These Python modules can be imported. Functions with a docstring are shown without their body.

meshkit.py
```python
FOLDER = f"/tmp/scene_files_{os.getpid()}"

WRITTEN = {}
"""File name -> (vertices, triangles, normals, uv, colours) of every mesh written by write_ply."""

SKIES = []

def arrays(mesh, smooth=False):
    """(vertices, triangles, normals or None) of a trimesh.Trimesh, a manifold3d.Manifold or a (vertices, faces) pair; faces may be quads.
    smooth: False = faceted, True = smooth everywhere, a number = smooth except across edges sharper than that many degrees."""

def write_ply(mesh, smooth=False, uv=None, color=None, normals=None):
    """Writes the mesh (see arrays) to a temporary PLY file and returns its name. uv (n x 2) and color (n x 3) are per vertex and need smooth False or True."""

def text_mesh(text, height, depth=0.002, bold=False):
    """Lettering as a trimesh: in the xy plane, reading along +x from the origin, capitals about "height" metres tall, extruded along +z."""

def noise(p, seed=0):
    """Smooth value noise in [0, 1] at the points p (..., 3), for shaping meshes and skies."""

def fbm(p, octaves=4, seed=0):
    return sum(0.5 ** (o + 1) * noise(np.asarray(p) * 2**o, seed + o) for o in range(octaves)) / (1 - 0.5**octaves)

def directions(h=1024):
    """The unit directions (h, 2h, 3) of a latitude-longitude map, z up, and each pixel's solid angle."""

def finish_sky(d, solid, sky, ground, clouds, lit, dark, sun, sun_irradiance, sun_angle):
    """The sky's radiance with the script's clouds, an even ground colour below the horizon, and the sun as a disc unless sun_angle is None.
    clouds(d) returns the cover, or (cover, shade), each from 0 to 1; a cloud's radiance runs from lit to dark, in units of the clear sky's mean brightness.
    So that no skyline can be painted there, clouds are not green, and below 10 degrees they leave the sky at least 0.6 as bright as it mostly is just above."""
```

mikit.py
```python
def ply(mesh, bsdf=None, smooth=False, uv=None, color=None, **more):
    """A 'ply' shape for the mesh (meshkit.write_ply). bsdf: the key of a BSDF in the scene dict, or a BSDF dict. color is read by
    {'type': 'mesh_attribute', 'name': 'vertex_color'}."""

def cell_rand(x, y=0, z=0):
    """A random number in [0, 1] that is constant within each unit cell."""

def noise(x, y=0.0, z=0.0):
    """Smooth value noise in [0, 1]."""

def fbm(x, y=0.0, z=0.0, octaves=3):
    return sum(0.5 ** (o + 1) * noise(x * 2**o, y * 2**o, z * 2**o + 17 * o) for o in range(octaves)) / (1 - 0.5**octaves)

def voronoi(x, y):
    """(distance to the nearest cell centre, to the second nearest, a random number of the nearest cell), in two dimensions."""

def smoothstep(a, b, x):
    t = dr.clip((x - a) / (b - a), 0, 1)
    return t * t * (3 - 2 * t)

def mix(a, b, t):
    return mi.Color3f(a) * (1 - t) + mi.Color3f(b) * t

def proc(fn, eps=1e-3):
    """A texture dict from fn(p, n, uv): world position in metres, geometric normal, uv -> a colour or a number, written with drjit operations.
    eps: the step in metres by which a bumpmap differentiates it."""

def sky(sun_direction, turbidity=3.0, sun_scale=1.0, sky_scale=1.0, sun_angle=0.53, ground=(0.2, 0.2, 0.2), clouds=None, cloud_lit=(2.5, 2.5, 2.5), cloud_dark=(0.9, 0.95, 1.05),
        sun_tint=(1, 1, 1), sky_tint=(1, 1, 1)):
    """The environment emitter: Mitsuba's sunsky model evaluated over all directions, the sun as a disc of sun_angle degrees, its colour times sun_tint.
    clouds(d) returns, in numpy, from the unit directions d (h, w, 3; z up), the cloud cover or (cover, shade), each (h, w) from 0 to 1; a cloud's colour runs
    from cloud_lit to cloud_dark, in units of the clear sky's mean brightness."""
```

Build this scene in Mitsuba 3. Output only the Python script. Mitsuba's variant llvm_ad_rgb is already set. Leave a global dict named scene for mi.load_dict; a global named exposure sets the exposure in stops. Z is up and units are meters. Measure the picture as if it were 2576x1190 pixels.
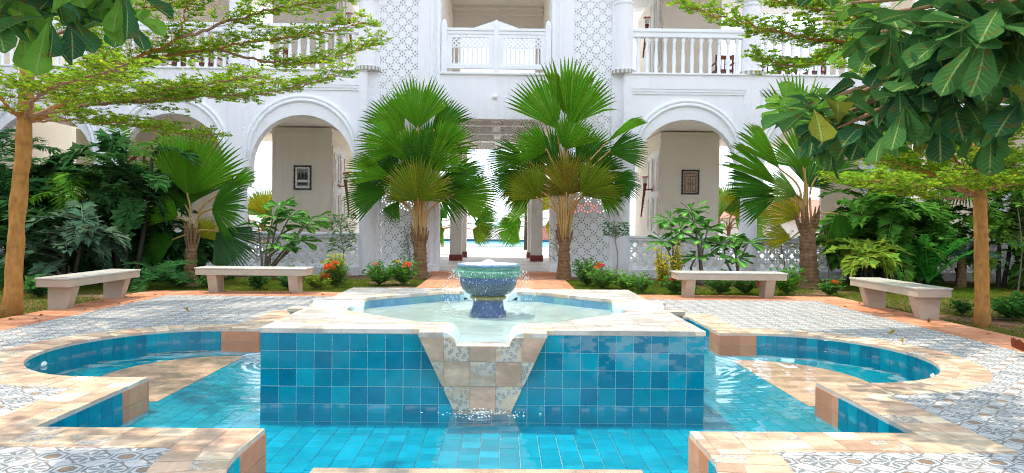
import math, random
import numpy as np, trimesh, mitsuba as mi, drjit as dr, mikit, meshkit
import shapely, shapely.affinity
from shapely.geometry import Polygon, Point, box as sbox, MultiPolygon, LineString
from mitsuba import ScalarTransform4f as T

# ---------------------------------------------------------------- camera, sky, exposure
scene, labels = {}, {}
CAM = np.array([0.16, -7.93, 1.43]); YAW, PITCH, ROLL = .0122, .0194, .0105
_f = np.array([math.sin(YAW)*math.cos(PITCH), math.cos(YAW)*math.cos(PITCH), -math.sin(PITCH)])
_r = np.cross(_f, [0, 0, 1]); _r /= np.linalg.norm(_r)
_u = math.cos(ROLL)*np.cross(_r, _f) - math.sin(ROLL)*_r
scene['camera'] = {'type': 'perspective', 'fov': 2*math.degrees(math.atan(1288/1800)), 'fov_axis': 'x', 'near_clip': .05, 'far_clip': 6000.0,
                   'to_world': T().look_at(origin=CAM.tolist(), target=(CAM+_f).tolist(), up=_u.tolist())}

def clouds(d):
    n = meshkit.fbm(d*np.array([2.2, 2.2, 5.0])+3.1, 5)
    c = np.clip((n-.30)/.30, 0, 1)
    return .5+.45*c, .15*np.clip((n-.5)/.3, 0, 1)
scene['sky'] = mikit.sky((-.30, .07, .95), turbidity=3.5, sun_scale=.32, sky_scale=1.0, sun_angle=1.0, clouds=clouds, ground=(.32, .3, .26),
                         cloud_lit=(1.85, 2.02, 2.25), cloud_dark=(1.2, 1.3, 1.45))
exposure = 3.05

# ---------------------------------------------------------------- helpers
rng = np.random.default_rng(7)
_cnt = {}
def num(base):
    k = _cnt.get(base, 0); _cnt[base] = k+1
    return base if k == 0 else f'{base}_{k:03d}'
def thing(name, label, catg, group=None):
    k = num(name); labels[k] = {"label": label, "category": catg}
    if group: labels[k]['group'] = group
    return k
def structure(name, label=None):
    labels[name] = {'kind': 'structure'}
    if label: labels[name]['label'] = label
    return name
def put(parent, name, mesh, bsdf, smooth=False, M=None, label=None, kind=None, **kw):
    k = num(parent+'__'+name) if parent else name
    d = mesh if isinstance(mesh, dict) else mikit.ply(mesh, 'mat_'+bsdf, smooth, **kw)
    if isinstance(mesh, dict) and bsdf: d = {**d, 'bsdf': {'type': 'ref', 'id': 'mat_'+bsdf}}
    if M is not None: d = {**d, 'to_world': M}
    scene[k] = d
    if label or kind:
        labels[k] = {}
        if label: labels[k]['label'] = label
        if kind: labels[k]['kind'] = kind
    return k
def cat(ms): return trimesh.util.concatenate([m for m in ms if m is not None and len(m.faces)])
def bx(x0, x1, y0, y1, z0, z1, c=0.0):
    if c <= 0:
        m = trimesh.creation.box([x1-x0, y1-y0, z1-z0]); m.apply_translation([(x0+x1)/2, (y0+y1)/2, (z0+z1)/2]); return m
    h = np.array([x1-x0, y1-y0, z1-z0])/2; c = min(c, h.min()*.9); P = []
    for s in np.ndindex(2, 2, 2):
        s = np.array(s)*2-1
        for k in range(3):
            q = h-c; q[k] = h[k]; P.append(s*q)
    m = trimesh.convex.convex_hull(np.array(P)); m.apply_translation([(x0+x1)/2, (y0+y1)/2, (z0+z1)/2]); return m
def geoms(p): return [g for g in getattr(p, 'geoms', [p]) if g.geom_type == 'Polygon' and g.area > 1e-6]
def ext(poly, h):
    ms = [trimesh.creation.extrude_polygon(g, h, engine='earcut') for g in geoms(poly)]
    return cat(ms) if ms else None
def ext_z(poly, z0, z1):
    m = ext(poly, z1-z0); m.apply_translation([0, 0, z0]); return m
def ext_y(poly, y0, y1):          # polygon in (x, z), thickness along y
    m = ext(poly, y1-y0); v = m.vertices.copy()
    return trimesh.Trimesh(np.stack([v[:, 0], y1-v[:, 2], v[:, 1]], 1), m.faces, process=False)
def ext_x(poly, x0, x1):          # polygon in (y, z), thickness along x
    m = ext(poly, x1-x0); v = m.vertices.copy()
    return trimesh.Trimesh(np.stack([v[:, 2]+x0, v[:, 0], v[:, 1]], 1), m.faces, process=False)
def flat(poly, z):
    ms = []
    for g in geoms(poly):
        v, f = trimesh.creation.triangulate_polygon(g, engine='earcut')
        ms.append(trimesh.Trimesh(np.c_[v, np.full(len(v), z)], f, process=False))
    m = cat(ms)
    if m.face_normals[:, 2].mean() < 0: m.invert()
    return m
def lathe(prof, n=24, c=(0, 0, 0)):
    prof = np.array(prof, float); a = np.arange(n)*2*np.pi/n
    v = np.stack([prof[:, None, 0]*np.cos(a), prof[:, None, 0]*np.sin(a), np.broadcast_to(prof[:, None, 1], (len(prof), n))], -1).reshape(-1, 3)+np.array(c)
    i, j = np.meshgrid(np.arange(len(prof)-1), np.arange(n), indexing='ij')
    q = np.stack([i*n+j, i*n+(j+1) % n, (i+1)*n+(j+1) % n, (i+1)*n+j], -1).reshape(-1, 4)
    return trimesh.Trimesh(v, np.vstack([q[:, [0, 1, 2]], q[:, [0, 2, 3]]]), process=False)
def tube(pts, rad, n=7):
    p = np.asarray(pts, float); rad = np.broadcast_to(rad, (len(p),))
    t = np.gradient(p, axis=0); t /= np.linalg.norm(t, axis=1, keepdims=True)+1e-9
    ref = np.array([0, 0, 1.]) if abs(t[:, 2]).mean() < .8 else np.array([1., 0, 0])
    a = np.cross(t, ref); a /= np.linalg.norm(a, axis=1, keepdims=True)+1e-9; b = np.cross(t, a)
    g = np.arange(n)*2*np.pi/n
    v = p[:, None]+rad[:, None, None]*(np.cos(g)[None, :, None]*a[:, None]+np.sin(g)[None, :, None]*b[:, None])
    i, j = np.meshgrid(np.arange(len(p)-1), np.arange(n), indexing='ij')
    q = np.stack([i*n+j, i*n+(j+1) % n, (i+1)*n+(j+1) % n, (i+1)*n+j], -1).reshape(-1, 4)
    v = np.vstack([v.reshape(-1, 3), p[:1], p[-1:]]); N = len(p)*n; jj = np.arange(n)
    caps = np.vstack([np.stack([(jj+1) % n, jj, jj*0+N], 1), np.stack([N-n+jj, N-n+(jj+1) % n, jj*0+N+1], 1)])
    return trimesh.Trimesh(v, np.vstack([q[:, [0, 1, 2]], q[:, [0, 2, 3]], caps]), process=False)
def spline(P, n=8):
    P = np.asarray(P, float); Q = np.vstack([2*P[0]-P[1], P, 2*P[-1]-P[-2]]); out = []
    for i in range(1, len(Q)-2):
        for t in np.linspace(0, 1, n, endpoint=False):
            out.append(.5*(2*Q[i]+(Q[i+1]-Q[i-1])*t+(2*Q[i-1]-5*Q[i]+4*Q[i+1]-Q[i+2])*t*t+(3*Q[i]-Q[i-1]-3*Q[i+1]+Q[i+2])*t**3))
    return np.array(out+[P[-1]])
def mv(x=0, y=0, z=0, rz=0, s=1): return T().translate([x, y, z]).rotate([0, 0, 1], rz).scale(s)
def rect(x0, z0, x1, z1): return sbox(x0, z0, x1, z1)

# ---------------------------------------------------------------- materials
noise, fbm, voronoi, cell_rand, smoothstep, mix = mikit.noise, mikit.fbm, mikit.voronoi, mikit.cell_rand, mikit.smoothstep, mikit.mix
def mat(name, color, rough=.6, spec=.5, bump=None, bscale=1.0, **kw):
    col = mikit.proc(color) if callable(color) else {'type': 'rgb', 'value': list(color)}
    b = {'type': 'principled', 'base_color': col, 'roughness': rough, 'specular': spec, **kw}
    if bump: b = {'type': 'bumpmap', 'arbitrary': mikit.proc(bump, eps=2e-3), 'scale': bscale, 'bsdf': b}
    scene['mat_'+name] = {'type': 'twosided', 'bsdf': b}
    return name
def plaster(base, amt=.03, dirt=(.55, .5, .44), low=.5):
    def fn(p, n, uv):
        a = fbm(p.x*1.7+p.y*.6, p.z*1.3, p.y*1.1, 4)
        c = mi.Color3f(*base)*(1-amt+2*amt*a)
        st = smoothstep(.56, .75, fbm(p.x*11, p.z*.7, p.y*11, 3))*.09
        foot = smoothstep(low, 0.0, p.z+.25*(noise(p.x*5, p.z*7, p.y*5)-.5))*.32
        return mix(c, mi.Color3f(*dirt)*.75, dr.clip(st+foot, 0, 1))
    return fn
mat('white_plaster', plaster((.80, .80, .83)), .75, .3, bump=lambda p, n, uv: fbm(p.x*9, p.y*9, p.z*9, 3), bscale=.004)
mat('white_trim', lambda p, n, uv: mi.Color3f(.79, .81, .835)*(.95+.08*fbm(p.x*3, p.z*3, p.y*3, 3)), .55, .4)
mat('beige_plaster', plaster((.80, .74, .63), .04, low=.15), .8, .3)
mat('ceiling_paint', plaster((.80, .75, .68), .04), .8, .3)
mat('cream_door', lambda p, n, uv: mi.Color3f(.74, .71, .66)*(.94+.1*noise(p.x*4, p.z*9, p.y*4)), .5, .4)
mat('painted_shade', (.20, .185, .165), .7)  # dark colour standing for the shade behind the pierced screens
mat('red_plinth', (.22, .035, .03), .5)
mat('red_wood', lambda p, n, uv: mi.Color3f(.20, .04, .025)*(.7+.6*fbm(p.x*30, p.z*4, p.y*30, 3)), .4)
mat('dark_frame', (.03, .022, .018), .4)
mat('grey_floor', lambda p, n, uv: mi.Color3f(.55, .50, .45)*(.75+.5*cell_rand(dr.floor(p.y/.25), 3))*(.85+.3*fbm(p.x*2, p.y*30, 0, 3)), .45)
mat('striped_tile', lambda p, n, uv: dr.select(dr.sin(dr.atan2(p.y-11.5, p.x-dr.round((p.x-3.48)/3.52)*3.52-3.48)*20) > 0, mi.Color3f(.62, .6, .55), mi.Color3f(.30, .28, .26)), .5)
def soil(p, n, uv):
    a = fbm(p.x*2.1, p.y*2.1, 0, 4); b = fbm(p.x*22, p.y*22, 3, 3)
    return mix(mi.Color3f(.085, .05, .03), mi.Color3f(.21, .135, .08), smoothstep(.3, .7, a*.6+b*.4))
mat('soil', soil, .95, .1, bump=lambda p, n, uv: fbm(p.x*18, p.y*18, 0, 3), bscale=.03)
mat('sand', lambda p, n, uv: mi.Color3f(.62, .55, .45)*(.85+.3*fbm(p.x*.5, p.y*.5, 0, 4)), .9, .1)
mat('pale_paving', lambda p, n, uv: mi.Color3f(.62, .60, .56)*(.86+.2*cell_rand(dr.floor(p.x/.4), dr.floor(p.y/.4)))*dr.select((p.x/.4-dr.floor(p.x/.4) < .03) | (p.y/.4-dr.floor(p.y/.4) < .03), mi.Float(.7), mi.Float(1)), .8)
mat('grout_light', (.45, .42, .38), .9)
mat('grout_blue', (.42, .62, .66), .8)
CELL = .22
def encaustic(p, n, uv):
    gx, gy = (p.x+p.y)*.70710678, (p.y-p.x)*.70710678
    gx, gy = p.x, p.y
    i, j = dr.floor(gx/CELL), dr.floor(gy/CELL)
    a, b = gx/CELL-i-.5, gy/CELL-j-.5
    odd = (i+j)-2*dr.floor((i+j)/2) > .5
    white, grey, dark, brown = mi.Color3f(.47, .49, .49), mi.Color3f(.17, .20, .215), mi.Color3f(.12, .12, .12), mi.Color3f(.26, .18, .12)
    r = dr.sqrt(a*a+b*b); th = dr.atan2(b, a)
    petal = dr.abs(dr.cos(4*th))
    c = white
    flower = (r < .12+.34*petal) & (r > .09) & (petal > .45)
    c1 = dr.select(flower, grey, white)
    c1 = dr.select(r < .06, grey*1.5, c1)
    edge = dr.abs(dr.abs(a)+dr.abs(b)-.62)
    c1 = dr.select(edge < .045, dark*1.5, c1)
    hx = dr.maximum(dr.abs(a)*1.0, dr.abs(a)*.5+dr.abs(b)*.87)
    c2 = dr.select(hx < .17, brown*(.85+.3*cell_rand(i, j)), white)
    c2 = dr.select((hx > .17) & (hx < .215), dark*1.3, c2)
    c2 = dr.select((hx > .30) & (hx < .37), grey, c2)
    c2 = dr.select((hx > .42) & (dr.abs(dr.abs(a)-dr.abs(b)) > .27), dark*1.7, c2)
    c = dr.select(odd, c2, c1)
    wear = fbm(p.x*3, p.y*3, 0, 4); tone = .86+.2*cell_rand(i, j, 7)
    return mix(c*tone, mi.Color3f(.38, .36, .32), .04+.28*smoothstep(.5, .8, wear))
mat('encaustic', encaustic, .5, .4)
def terra(p, n, uv):
    t = cell_rand(dr.floor(p.x/.3), dr.floor(p.y/.3))
    return mix(mi.Color3f(.42, .165, .085), mi.Color3f(.56, .29, .17), t*.7+.3*fbm(p.x*5, p.y*5, p.z*5, 3))*(.85+.3*fbm(p.x*14, p.y*14, p.z*9, 3))
mat('terracotta', terra, .65, .3)
def tan_clay(base, orn, seed):
    def fn(p, n, uv):
        a = fbm(p.x*4+seed, p.y*9, p.z*6, 4); b = fbm(p.x*40, p.y*13+seed, p.z*40, 3)
        c = mix(mi.Color3f(*base)*.74, mi.Color3f(*base)*1.22, smoothstep(.3, .7, a))*(.85+.3*b)
        if orn:
            f1, f2, w = voronoi(p.x*26+seed, (p.y+p.z)*26)
            ring = smoothstep(.10, .04, dr.abs(f1-.27)); dot = smoothstep(.12, .06, f1)
            wear = smoothstep(.36, .52, fbm(p.x*9+seed, p.y*9, p.z*9, 3))
            ink = dr.clip(dr.maximum(ring, dot)*wear, 0, 1)
            c = mix(mix(c, mi.Color3f(.50, .47, .41), .55*wear), mix(mi.Color3f(.13, .19, .27), mi.Color3f(.10, .09, .08), noise(p.x*6, p.y*6, p.z*6)), ink*.8)
        return c
    return fn
TAN = [mat('tan_tile_plain', tan_clay((.50, .36, .25), False, 1.), .55, .4), mat('tan_tile_rosy', tan_clay((.52, .34, .235), False, 5.), .55, .4),
       mat('tan_tile_ornament', tan_clay((.52, .40, .27), True, 9.), .55, .4), mat('tan_tile_pale', tan_clay((.62, .50, .36), False, 13.), .55, .4)]
mat('cream_tile', tan_clay((.45, .42, .365), False, 17.), .5, .4)
def tan_pick(): return TAN[rng.choice(4, p=[.36, .2, .2, .24])]
def glaze(base, seed):
    def fn(p, n, uv):
        a = fbm(p.x*6+seed, p.y*6, p.z*6, 3)
        c = mi.Color3f(*base)*(.76+.48*a)
        film = smoothstep(.50, .62, fbm(p.x*9+2, p.z*16, p.y*9, 4))*smoothstep(.08, .40, p.z+.25*(noise(p.x*7, p.z*7, 1)-.5))*smoothstep(-.1, 1.2, p.x)
        scale = smoothstep(.028, .0, dr.abs(p.z+.150+.02*(noise(p.x*9, p.y*9, 2)-.5)))*smoothstep(.35, .65, noise(p.x*16, p.y*16, 3))
        return mix(c, mi.Color3f(.26, .34, .38), dr.clip(film*.45+scale*.4, 0, 1))
    return fn
BLUE = [mat(f'blue_tile_{k}', glaze(c, len(k)*3.), .16, .3, bump=lambda p, n, uv: noise(p.x*11, p.y*11, p.z*11), bscale=.002) for k, c in
        zip(('deep', 'mid', 'teal', 'light'), ((.0, .155, .24), (.0, .195, .28), (.0, .22, .295), (.001, .265, .35)))]
FLOORB = [mat(f'floor_tile_{k}', glaze(c, len(k)*3.), .3, .3) for k, c in zip(('deep', 'mid', 'light'), ((.0, .255, .37), (.0, .285, .41), (.002, .32, .46)))]
def blue_pick(): return BLUE[rng.choice(4, p=[.25, .35, .25, .15])]
mat('sea_tile', lambda p, n, uv: mix(mi.Color3f(.16, .36, .38), mi.Color3f(.10, .26, .40), cell_rand(dr.floor((p.x+p.y)/.2), dr.floor((p.x-p.y)/.2)))*(.75+.5*fbm(p.x*20, p.y*20, p.z*20, 3)), .2)
mat('aqua_strip', lambda p, n, uv: mix(mi.Color3f(.42, .60, .62), mi.Color3f(.60, .72, .72), fbm(p.x*8, p.y*8, p.z*30, 3)), .2)
mat('basin_floor', lambda p, n, uv: mix(mi.Color3f(.32, .47, .45), mi.Color3f(.46, .58, .55), fbm(p.x*7, p.y*7, 0, 3)), .5)
def mosaic(c1, c2, s=70):
    def fn(p, n, uv):
        th = dr.atan2(p.y, p.x)*.36
        f1, f2, w = voronoi(th*s, p.z*s)
        c = mix(mi.Color3f(*c1), mi.Color3f(*c2), w)
        return dr.select(f2-f1 < .09, mi.Color3f(.28, .32, .32), c)
    return fn
mat('green_mosaic', mosaic((.01, .13, .07), (.06, .33, .22)), .3, .3)
mat('blue_mosaic', mosaic((.003, .018, .10), (.005, .085, .27)), .3, .3)
mat('dark_blue_mosaic', mosaic((.005, .014, .04), (.010, .065, .12)), .3, .3)
mat('olive_mosaic', mosaic((.12, .12, .015), (.26, .25, .05)), .18)
mat('pale_blue_mosaic', mosaic((.05, .15, .36), (.22, .38, .52)), .15)
scene['mat_water_surface'] = {'type': 'thindielectric', 'int_ior': 1.2}
mat('foam', (.88, .92, .93), .2, .5)
mat('bench_stone', lambda p, n, uv: mi.Color3f(.46, .385, .305)*(.88+.24*fbm(p.x*5, p.y*5, p.z*8, 4)), .6)
mat('bench_top', lambda p, n, uv: mix(mi.Color3f(.42, .43, .38), mi.Color3f(.60, .58, .53), fbm(p.x*9, p.y*9, p.z*4, 4)), .25)
mat('lamp_white', (.82, .82, .8), .3)
mat('sea', lambda p, n, uv: mix(mi.Color3f(.05, .19, .26), mi.Color3f(.10, .30, .36), fbm(p.x*.01, p.y*.05, 0, 3)), .15)
mat('far_pool', lambda p, n, uv: mi.Color3f(.16, .50, .62)*(.9+.2*fbm(p.x*.8, p.y*2, 0, 3)), .08)
mat('navy_tile', (.03, .09, .16), .3)
mat('roof_tile', lambda p, n, uv: mix(mi.Color3f(.40, .14, .10), mi.Color3f(.55, .30, .24), fbm(p.x*3, p.y*3, p.z*3, 3)), .8)
mat('lamp_glass', (.78, .76, .72), .1)
mat('red_rim', (.55, .06, .04), .4)
# ---------------------------------------------------------------- tiles
def seen(p, m=1.1):
    d = np.asarray(p, float)-CAM; z = d@_f
    return z > .2 and abs(d@_r)/z < .7156*m and abs(d@_u)/z < .3306*m+.03
_tilecache = {}
def tile_field(parent, poly, size, z, h, pick, far_bsdf, gap=.004, cap=300, brick=False, origin=(0, 0), only=None):
    x0, y0, x1, y1 = poly.bounds; cells = []; prep = shapely.prepared.prep(poly)
    for j in range(math.floor((y0-origin[1])/size)-1, math.ceil((y1-origin[1])/size)):
        for i in range(math.floor((x0-origin[0])/size), math.ceil((x1-origin[0])/size)):
            ax, ay = i*size+origin[0], j*size+origin[1]+(size*.5*(i % 2) if brick else 0)
            c = sbox(ax+gap/2, ay+gap/2, ax+size-gap/2, ay+size-gap/2)
            if prep.intersects(c):
                q = c if prep.contains(c) else c.intersection(poly)
                if q.area > size*size*.02: cells.append((ax+size/2, ay+size/2, q, q is c))
    vis = sorted([c for c in cells if seen((c[0], c[1], z))], key=lambda c: math.hypot(c[0]-CAM[0], c[1]-CAM[1]))[:cap]
    ids = set(id(c) for c in vis); key = (size, h, gap)
    if key not in _tilecache: _tilecache[key] = mikit.ply(bx(-size/2+gap/2, size/2-gap/2, -size/2+gap/2, size/2-gap/2, -h, 0, .0025), 'mat_grout_light')
    for cx, cy, q, full in vis:
        lift = z+rng.uniform(-.0012, .0012)
        if full: put(parent, 'tile', _tilecache[key], pick(), M=T().translate([cx, cy, lift]))
        else: put(parent, 'tile', ext_z(q, lift-h, lift), pick())
    rest = [c for c in cells if id(c) not in ids]
    if rest:
        put(parent, 'far_tiles', cat([bx(*[q.bounds[k] for k in (0, 2, 1, 3)], z-h, z) if full else ext_z(q, z-h, z) for _, _, q, full in rest]), far_bsdf, kind='stuff')

# ---------------------------------------------------------------- pool outline
A, W, LX, EA, EB = 3.03, 1.46, 3.52, 1.27, 1.46
side = [((A, -A), 'b'), ((A, -W-.45), 't'), ((A, -W), 't'), ((LX, -W), 'b')]
arc = [(LX+EA*math.cos(t), EB*math.sin(t)) for t in np.linspace(-math.pi/2, math.pi/2, 33)]
side += [(p, 'b') for p in arc[1:-1]] + [((LX, W), 't'), ((A, W), 't'), ((A, W+.45), 'b')]
outline = []
for k in range(4):
    c, s = [(1, 0), (0, 1), (-1, 0), (0, -1)][k]
    outline += [((c*x-s*y, s*x+c*y), t) for (x, y), t in side]
POOL = Polygon([p for p, _ in outline]); FLOOR, WATER = -.30, -.165
COPE = POOL.buffer(.43, join_style=2, mitre_limit=2.5)
BOX = 1.88
DECK = sbox(-6.15, -13, 6.15, 5.6)
BORDER = sbox(-6.9, -13, 6.9, 6.42).difference(DECK)
PATH = sbox(-1.72, 6.42, 1.72, 11.2)

# ---------------------------------------------------------------- ground, deck, border, walkway
structure('ground', 'bare reddish garden soil around the plaza and building')
put('', 'ground', flat(sbox(-400, -60, 400, 75).difference(sbox(-6.9, -13, 6.9, 6.42)).difference(PATH), -.03), 'soil')
structure('beach', 'pale sand beyond the far swimming pool')
put('', 'beach', flat(sbox(-400, 48, 400, 80), -.02), 'sand')
structure('sea', 'blue sea out to the horizon')
put('', 'sea', flat(sbox(-5000, 80, 5000, 5500), -.6), 'sea')
structure('deck', 'grey and white patterned cement tile plaza around the star pool')
put('deck', 'screed', ext_z(DECK.difference(COPE.buffer(-.05)), -.05, -.005), 'grout_light')
tile_field('deck', DECK.difference(COPE), CELL, 0, .02, lambda: 'encaustic', 'encaustic')
structure('border_path', 'terracotta tile border around the patterned plaza')
put('border_path', 'screed', ext_z(BORDER, -.08, -.006), 'grout_light')
tile_field('border_path', BORDER, .3, .004, .02, lambda: 'terracotta', 'terracotta', gap=.006, origin=(0, .06))
structure('walkway', 'terracotta tile walk leading to the passage')
put('walkway', 'screed', ext_z(PATH, -.08, -.006), 'grout_light')
tile_field('walkway', PATH, .3, .004, .02, lambda: 'terracotta', 'terracotta', gap=.006, origin=(-1.72, .12))

# ---------------------------------------------------------------- pool shell
structure('pool', 'star shaped wading pool lined with turquoise tiles')
put('pool', 'shell_wall', ext_z(COPE.difference(POOL), FLOOR-.1, -.032), 'grout_blue')
put('pool', 'shell_floor', flat(POOL.buffer(.05), FLOOR-.012), 'grout_blue')
discs = []
for k in range(4):
    E0 = 2.95 if k == 3 else 3.10
    half = Polygon([(E0, -1.15)]+[(3.2+1.02*math.cos(t), 1.15*math.sin(t)) for t in np.linspace(-math.pi/2, math.pi/2, 25)]+[(E0, 1.15)])
    discs.append(shapely.affinity.rotate(half, 90*k, origin=(0, 0)))
discs = [g for g in discs]
DISC = shapely.union_all(discs)
tile_field('pool', POOL.difference(DISC).difference(sbox(-BOX+.02, -BOX+.02, BOX-.02, BOX-.02)), .15, FLOOR, .01, lambda: FLOORB[rng.integers(3)], FLOORB[1], gap=.005, brick=True)
for g in discs: put('pool', 'bench_disc', ext_z(g, FLOOR-.01, FLOOR+.004), 'tan_tile_plain', label='brown half disc inlaid in the lobe floor')
rows = [(-.032, -.17), (-.174, FLOOR)]
low = []; nwall = 0
for (p, t), (q, _) in zip(outline, outline[1:]+outline[:1]):
    p, q = np.array(p), np.array(q); L = np.linalg.norm(q-p); d = (q-p)/L; nin = np.array([-d[1], d[0]])
    n = max(1, round(L/(.15 if t == 'b' else .40))); ang = math.degrees(math.atan2(d[1], d[0]))
    for k in range(n):
        c = p+d*(L*(k+.5)/n)+nin*.004
        facing = (c-CAM[:2])@nin < .1
        for r, (zt, zb) in enumerate(rows):
            m = bx(-L/n/2+.002, L/n/2-.002, -.008, .004, zb, zt, .0015)
            if r == 0 and facing and seen((*c, -.05), 1.2):
                put('pool', 'wall_tile', m, blue_pick() if t == 'b' else 'terracotta', M=mv(c[0], c[1], 0, ang)); nwall += 1
            else:
                m.apply_transform(trimesh.transformations.rotation_matrix(math.radians(ang), [0, 0, 1])); m.apply_translation([c[0], c[1], 0])
                low.append((m, t))
for tt, b in (('b', BLUE[1]), ('t', 'terracotta')):
    put('pool', 'lower_tiles', cat([m for m, t in low if t == tt]), b, kind='stuff')
structure('pool_coping', 'worn tan patchwork tile coping around the star pool')
cop = COPE.difference(POOL); cells = []
LOBES = []
for k in range(4):                                                     # radial tiles round the lobes
    R = lambda g: shapely.affinity.rotate(g, 90*k, origin=(0, 0))
    zone = sbox(LX, -3, 6, 3); LOBES.append(R(zone))
    n = 26; ts = np.linspace(-math.pi/2, math.pi/2, n+1)
    for a0, a1 in zip(ts[:-1], ts[1:]):
        for f0, f1 in ((0, .215), (.215, .6)):
            pr = lambda a, f: (LX+(EA+f)*math.cos(a), (EB+f)*math.sin(a))
            q = Polygon([pr(a0+.004, f0-.05), pr(a0+.004, f1-.003), pr(a1-.004, f1-.003), pr(a1-.004, f0-.05)])
            cells.append(R(q).intersection(cop))
straight = cop.difference(shapely.union_all(LOBES)); G = .215
x0, y0, x1, y1 = straight.bounds
for i in range(-46, 12):
    for j in range(-46, 12):
        ax, ay = A+i*G, A+j*G
        q = sbox(ax+.002, ay+.002, ax+G-.002, ay+G-.002).intersection(straight)
        if q.area > .002: cells.append(q)
far = []
cells = [g for c in cells for g in geoms(c) if g.area > .0015]
cells.sort(key=lambda g: (not seen((*g.centroid.coords[0], 0)), math.hypot(g.centroid.x-CAM[0], g.centroid.y-CAM[1])))
for k, g in enumerate(cells):
    if k < 300: put('pool_coping', 'tile', ext_z(g, -.032, rng.uniform(.0005, .0025)), tan_pick())
    else: far.append(ext_z(g, -.032, .001))
put('pool_coping', 'far_tiles', cat(far), TAN[0], kind='stuff')
put('pool_coping', 'bedding', ext_z(cop, -.04, -.006), 'grout_light')

# ---------------------------------------------------------------- raised fountain basin
bs = thing('fountain_basin', 'square raised basin with turquoise tiled walls and cream coping in the middle of the pool', 'fountain basin')
octo = Polygon([(1.45/math.cos(math.pi/8)*math.cos(t), 1.45/math.cos(math.pi/8)*math.sin(t)) for t in np.arange(8)*math.pi/4+math.pi/8])
sq = sbox(-BOX, -BOX, BOX, BOX)
strip = lambda w: shapely.union_all([sbox(-w, -2.4, w, 2.4), sbox(-2.4, -w, 2.4, w)])
ear = Polygon([(-.53, -1.7), (-.53, -2.06), (.53, -2.06), (.53, -1.7)])
ears = shapely.union_all([shapely.affinity.rotate(ear, 90*k, origin=(0, 0)) for k in range(4)])
put(bs, 'core', cat([ext_z(sq.buffer(-.003, join_style=2).difference(octo.buffer(.012, join_style=2)), FLOOR-.01, .40), ext_z(sq.buffer(-.003, join_style=2).difference(octo.buffer(.012, join_style=2)).difference(strip(.35)), .40, .478)]), 'grout_blue')
put(bs, 'floor', ext_z(octo.buffer(.02), .30, .392), 'basin_floor')
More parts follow.
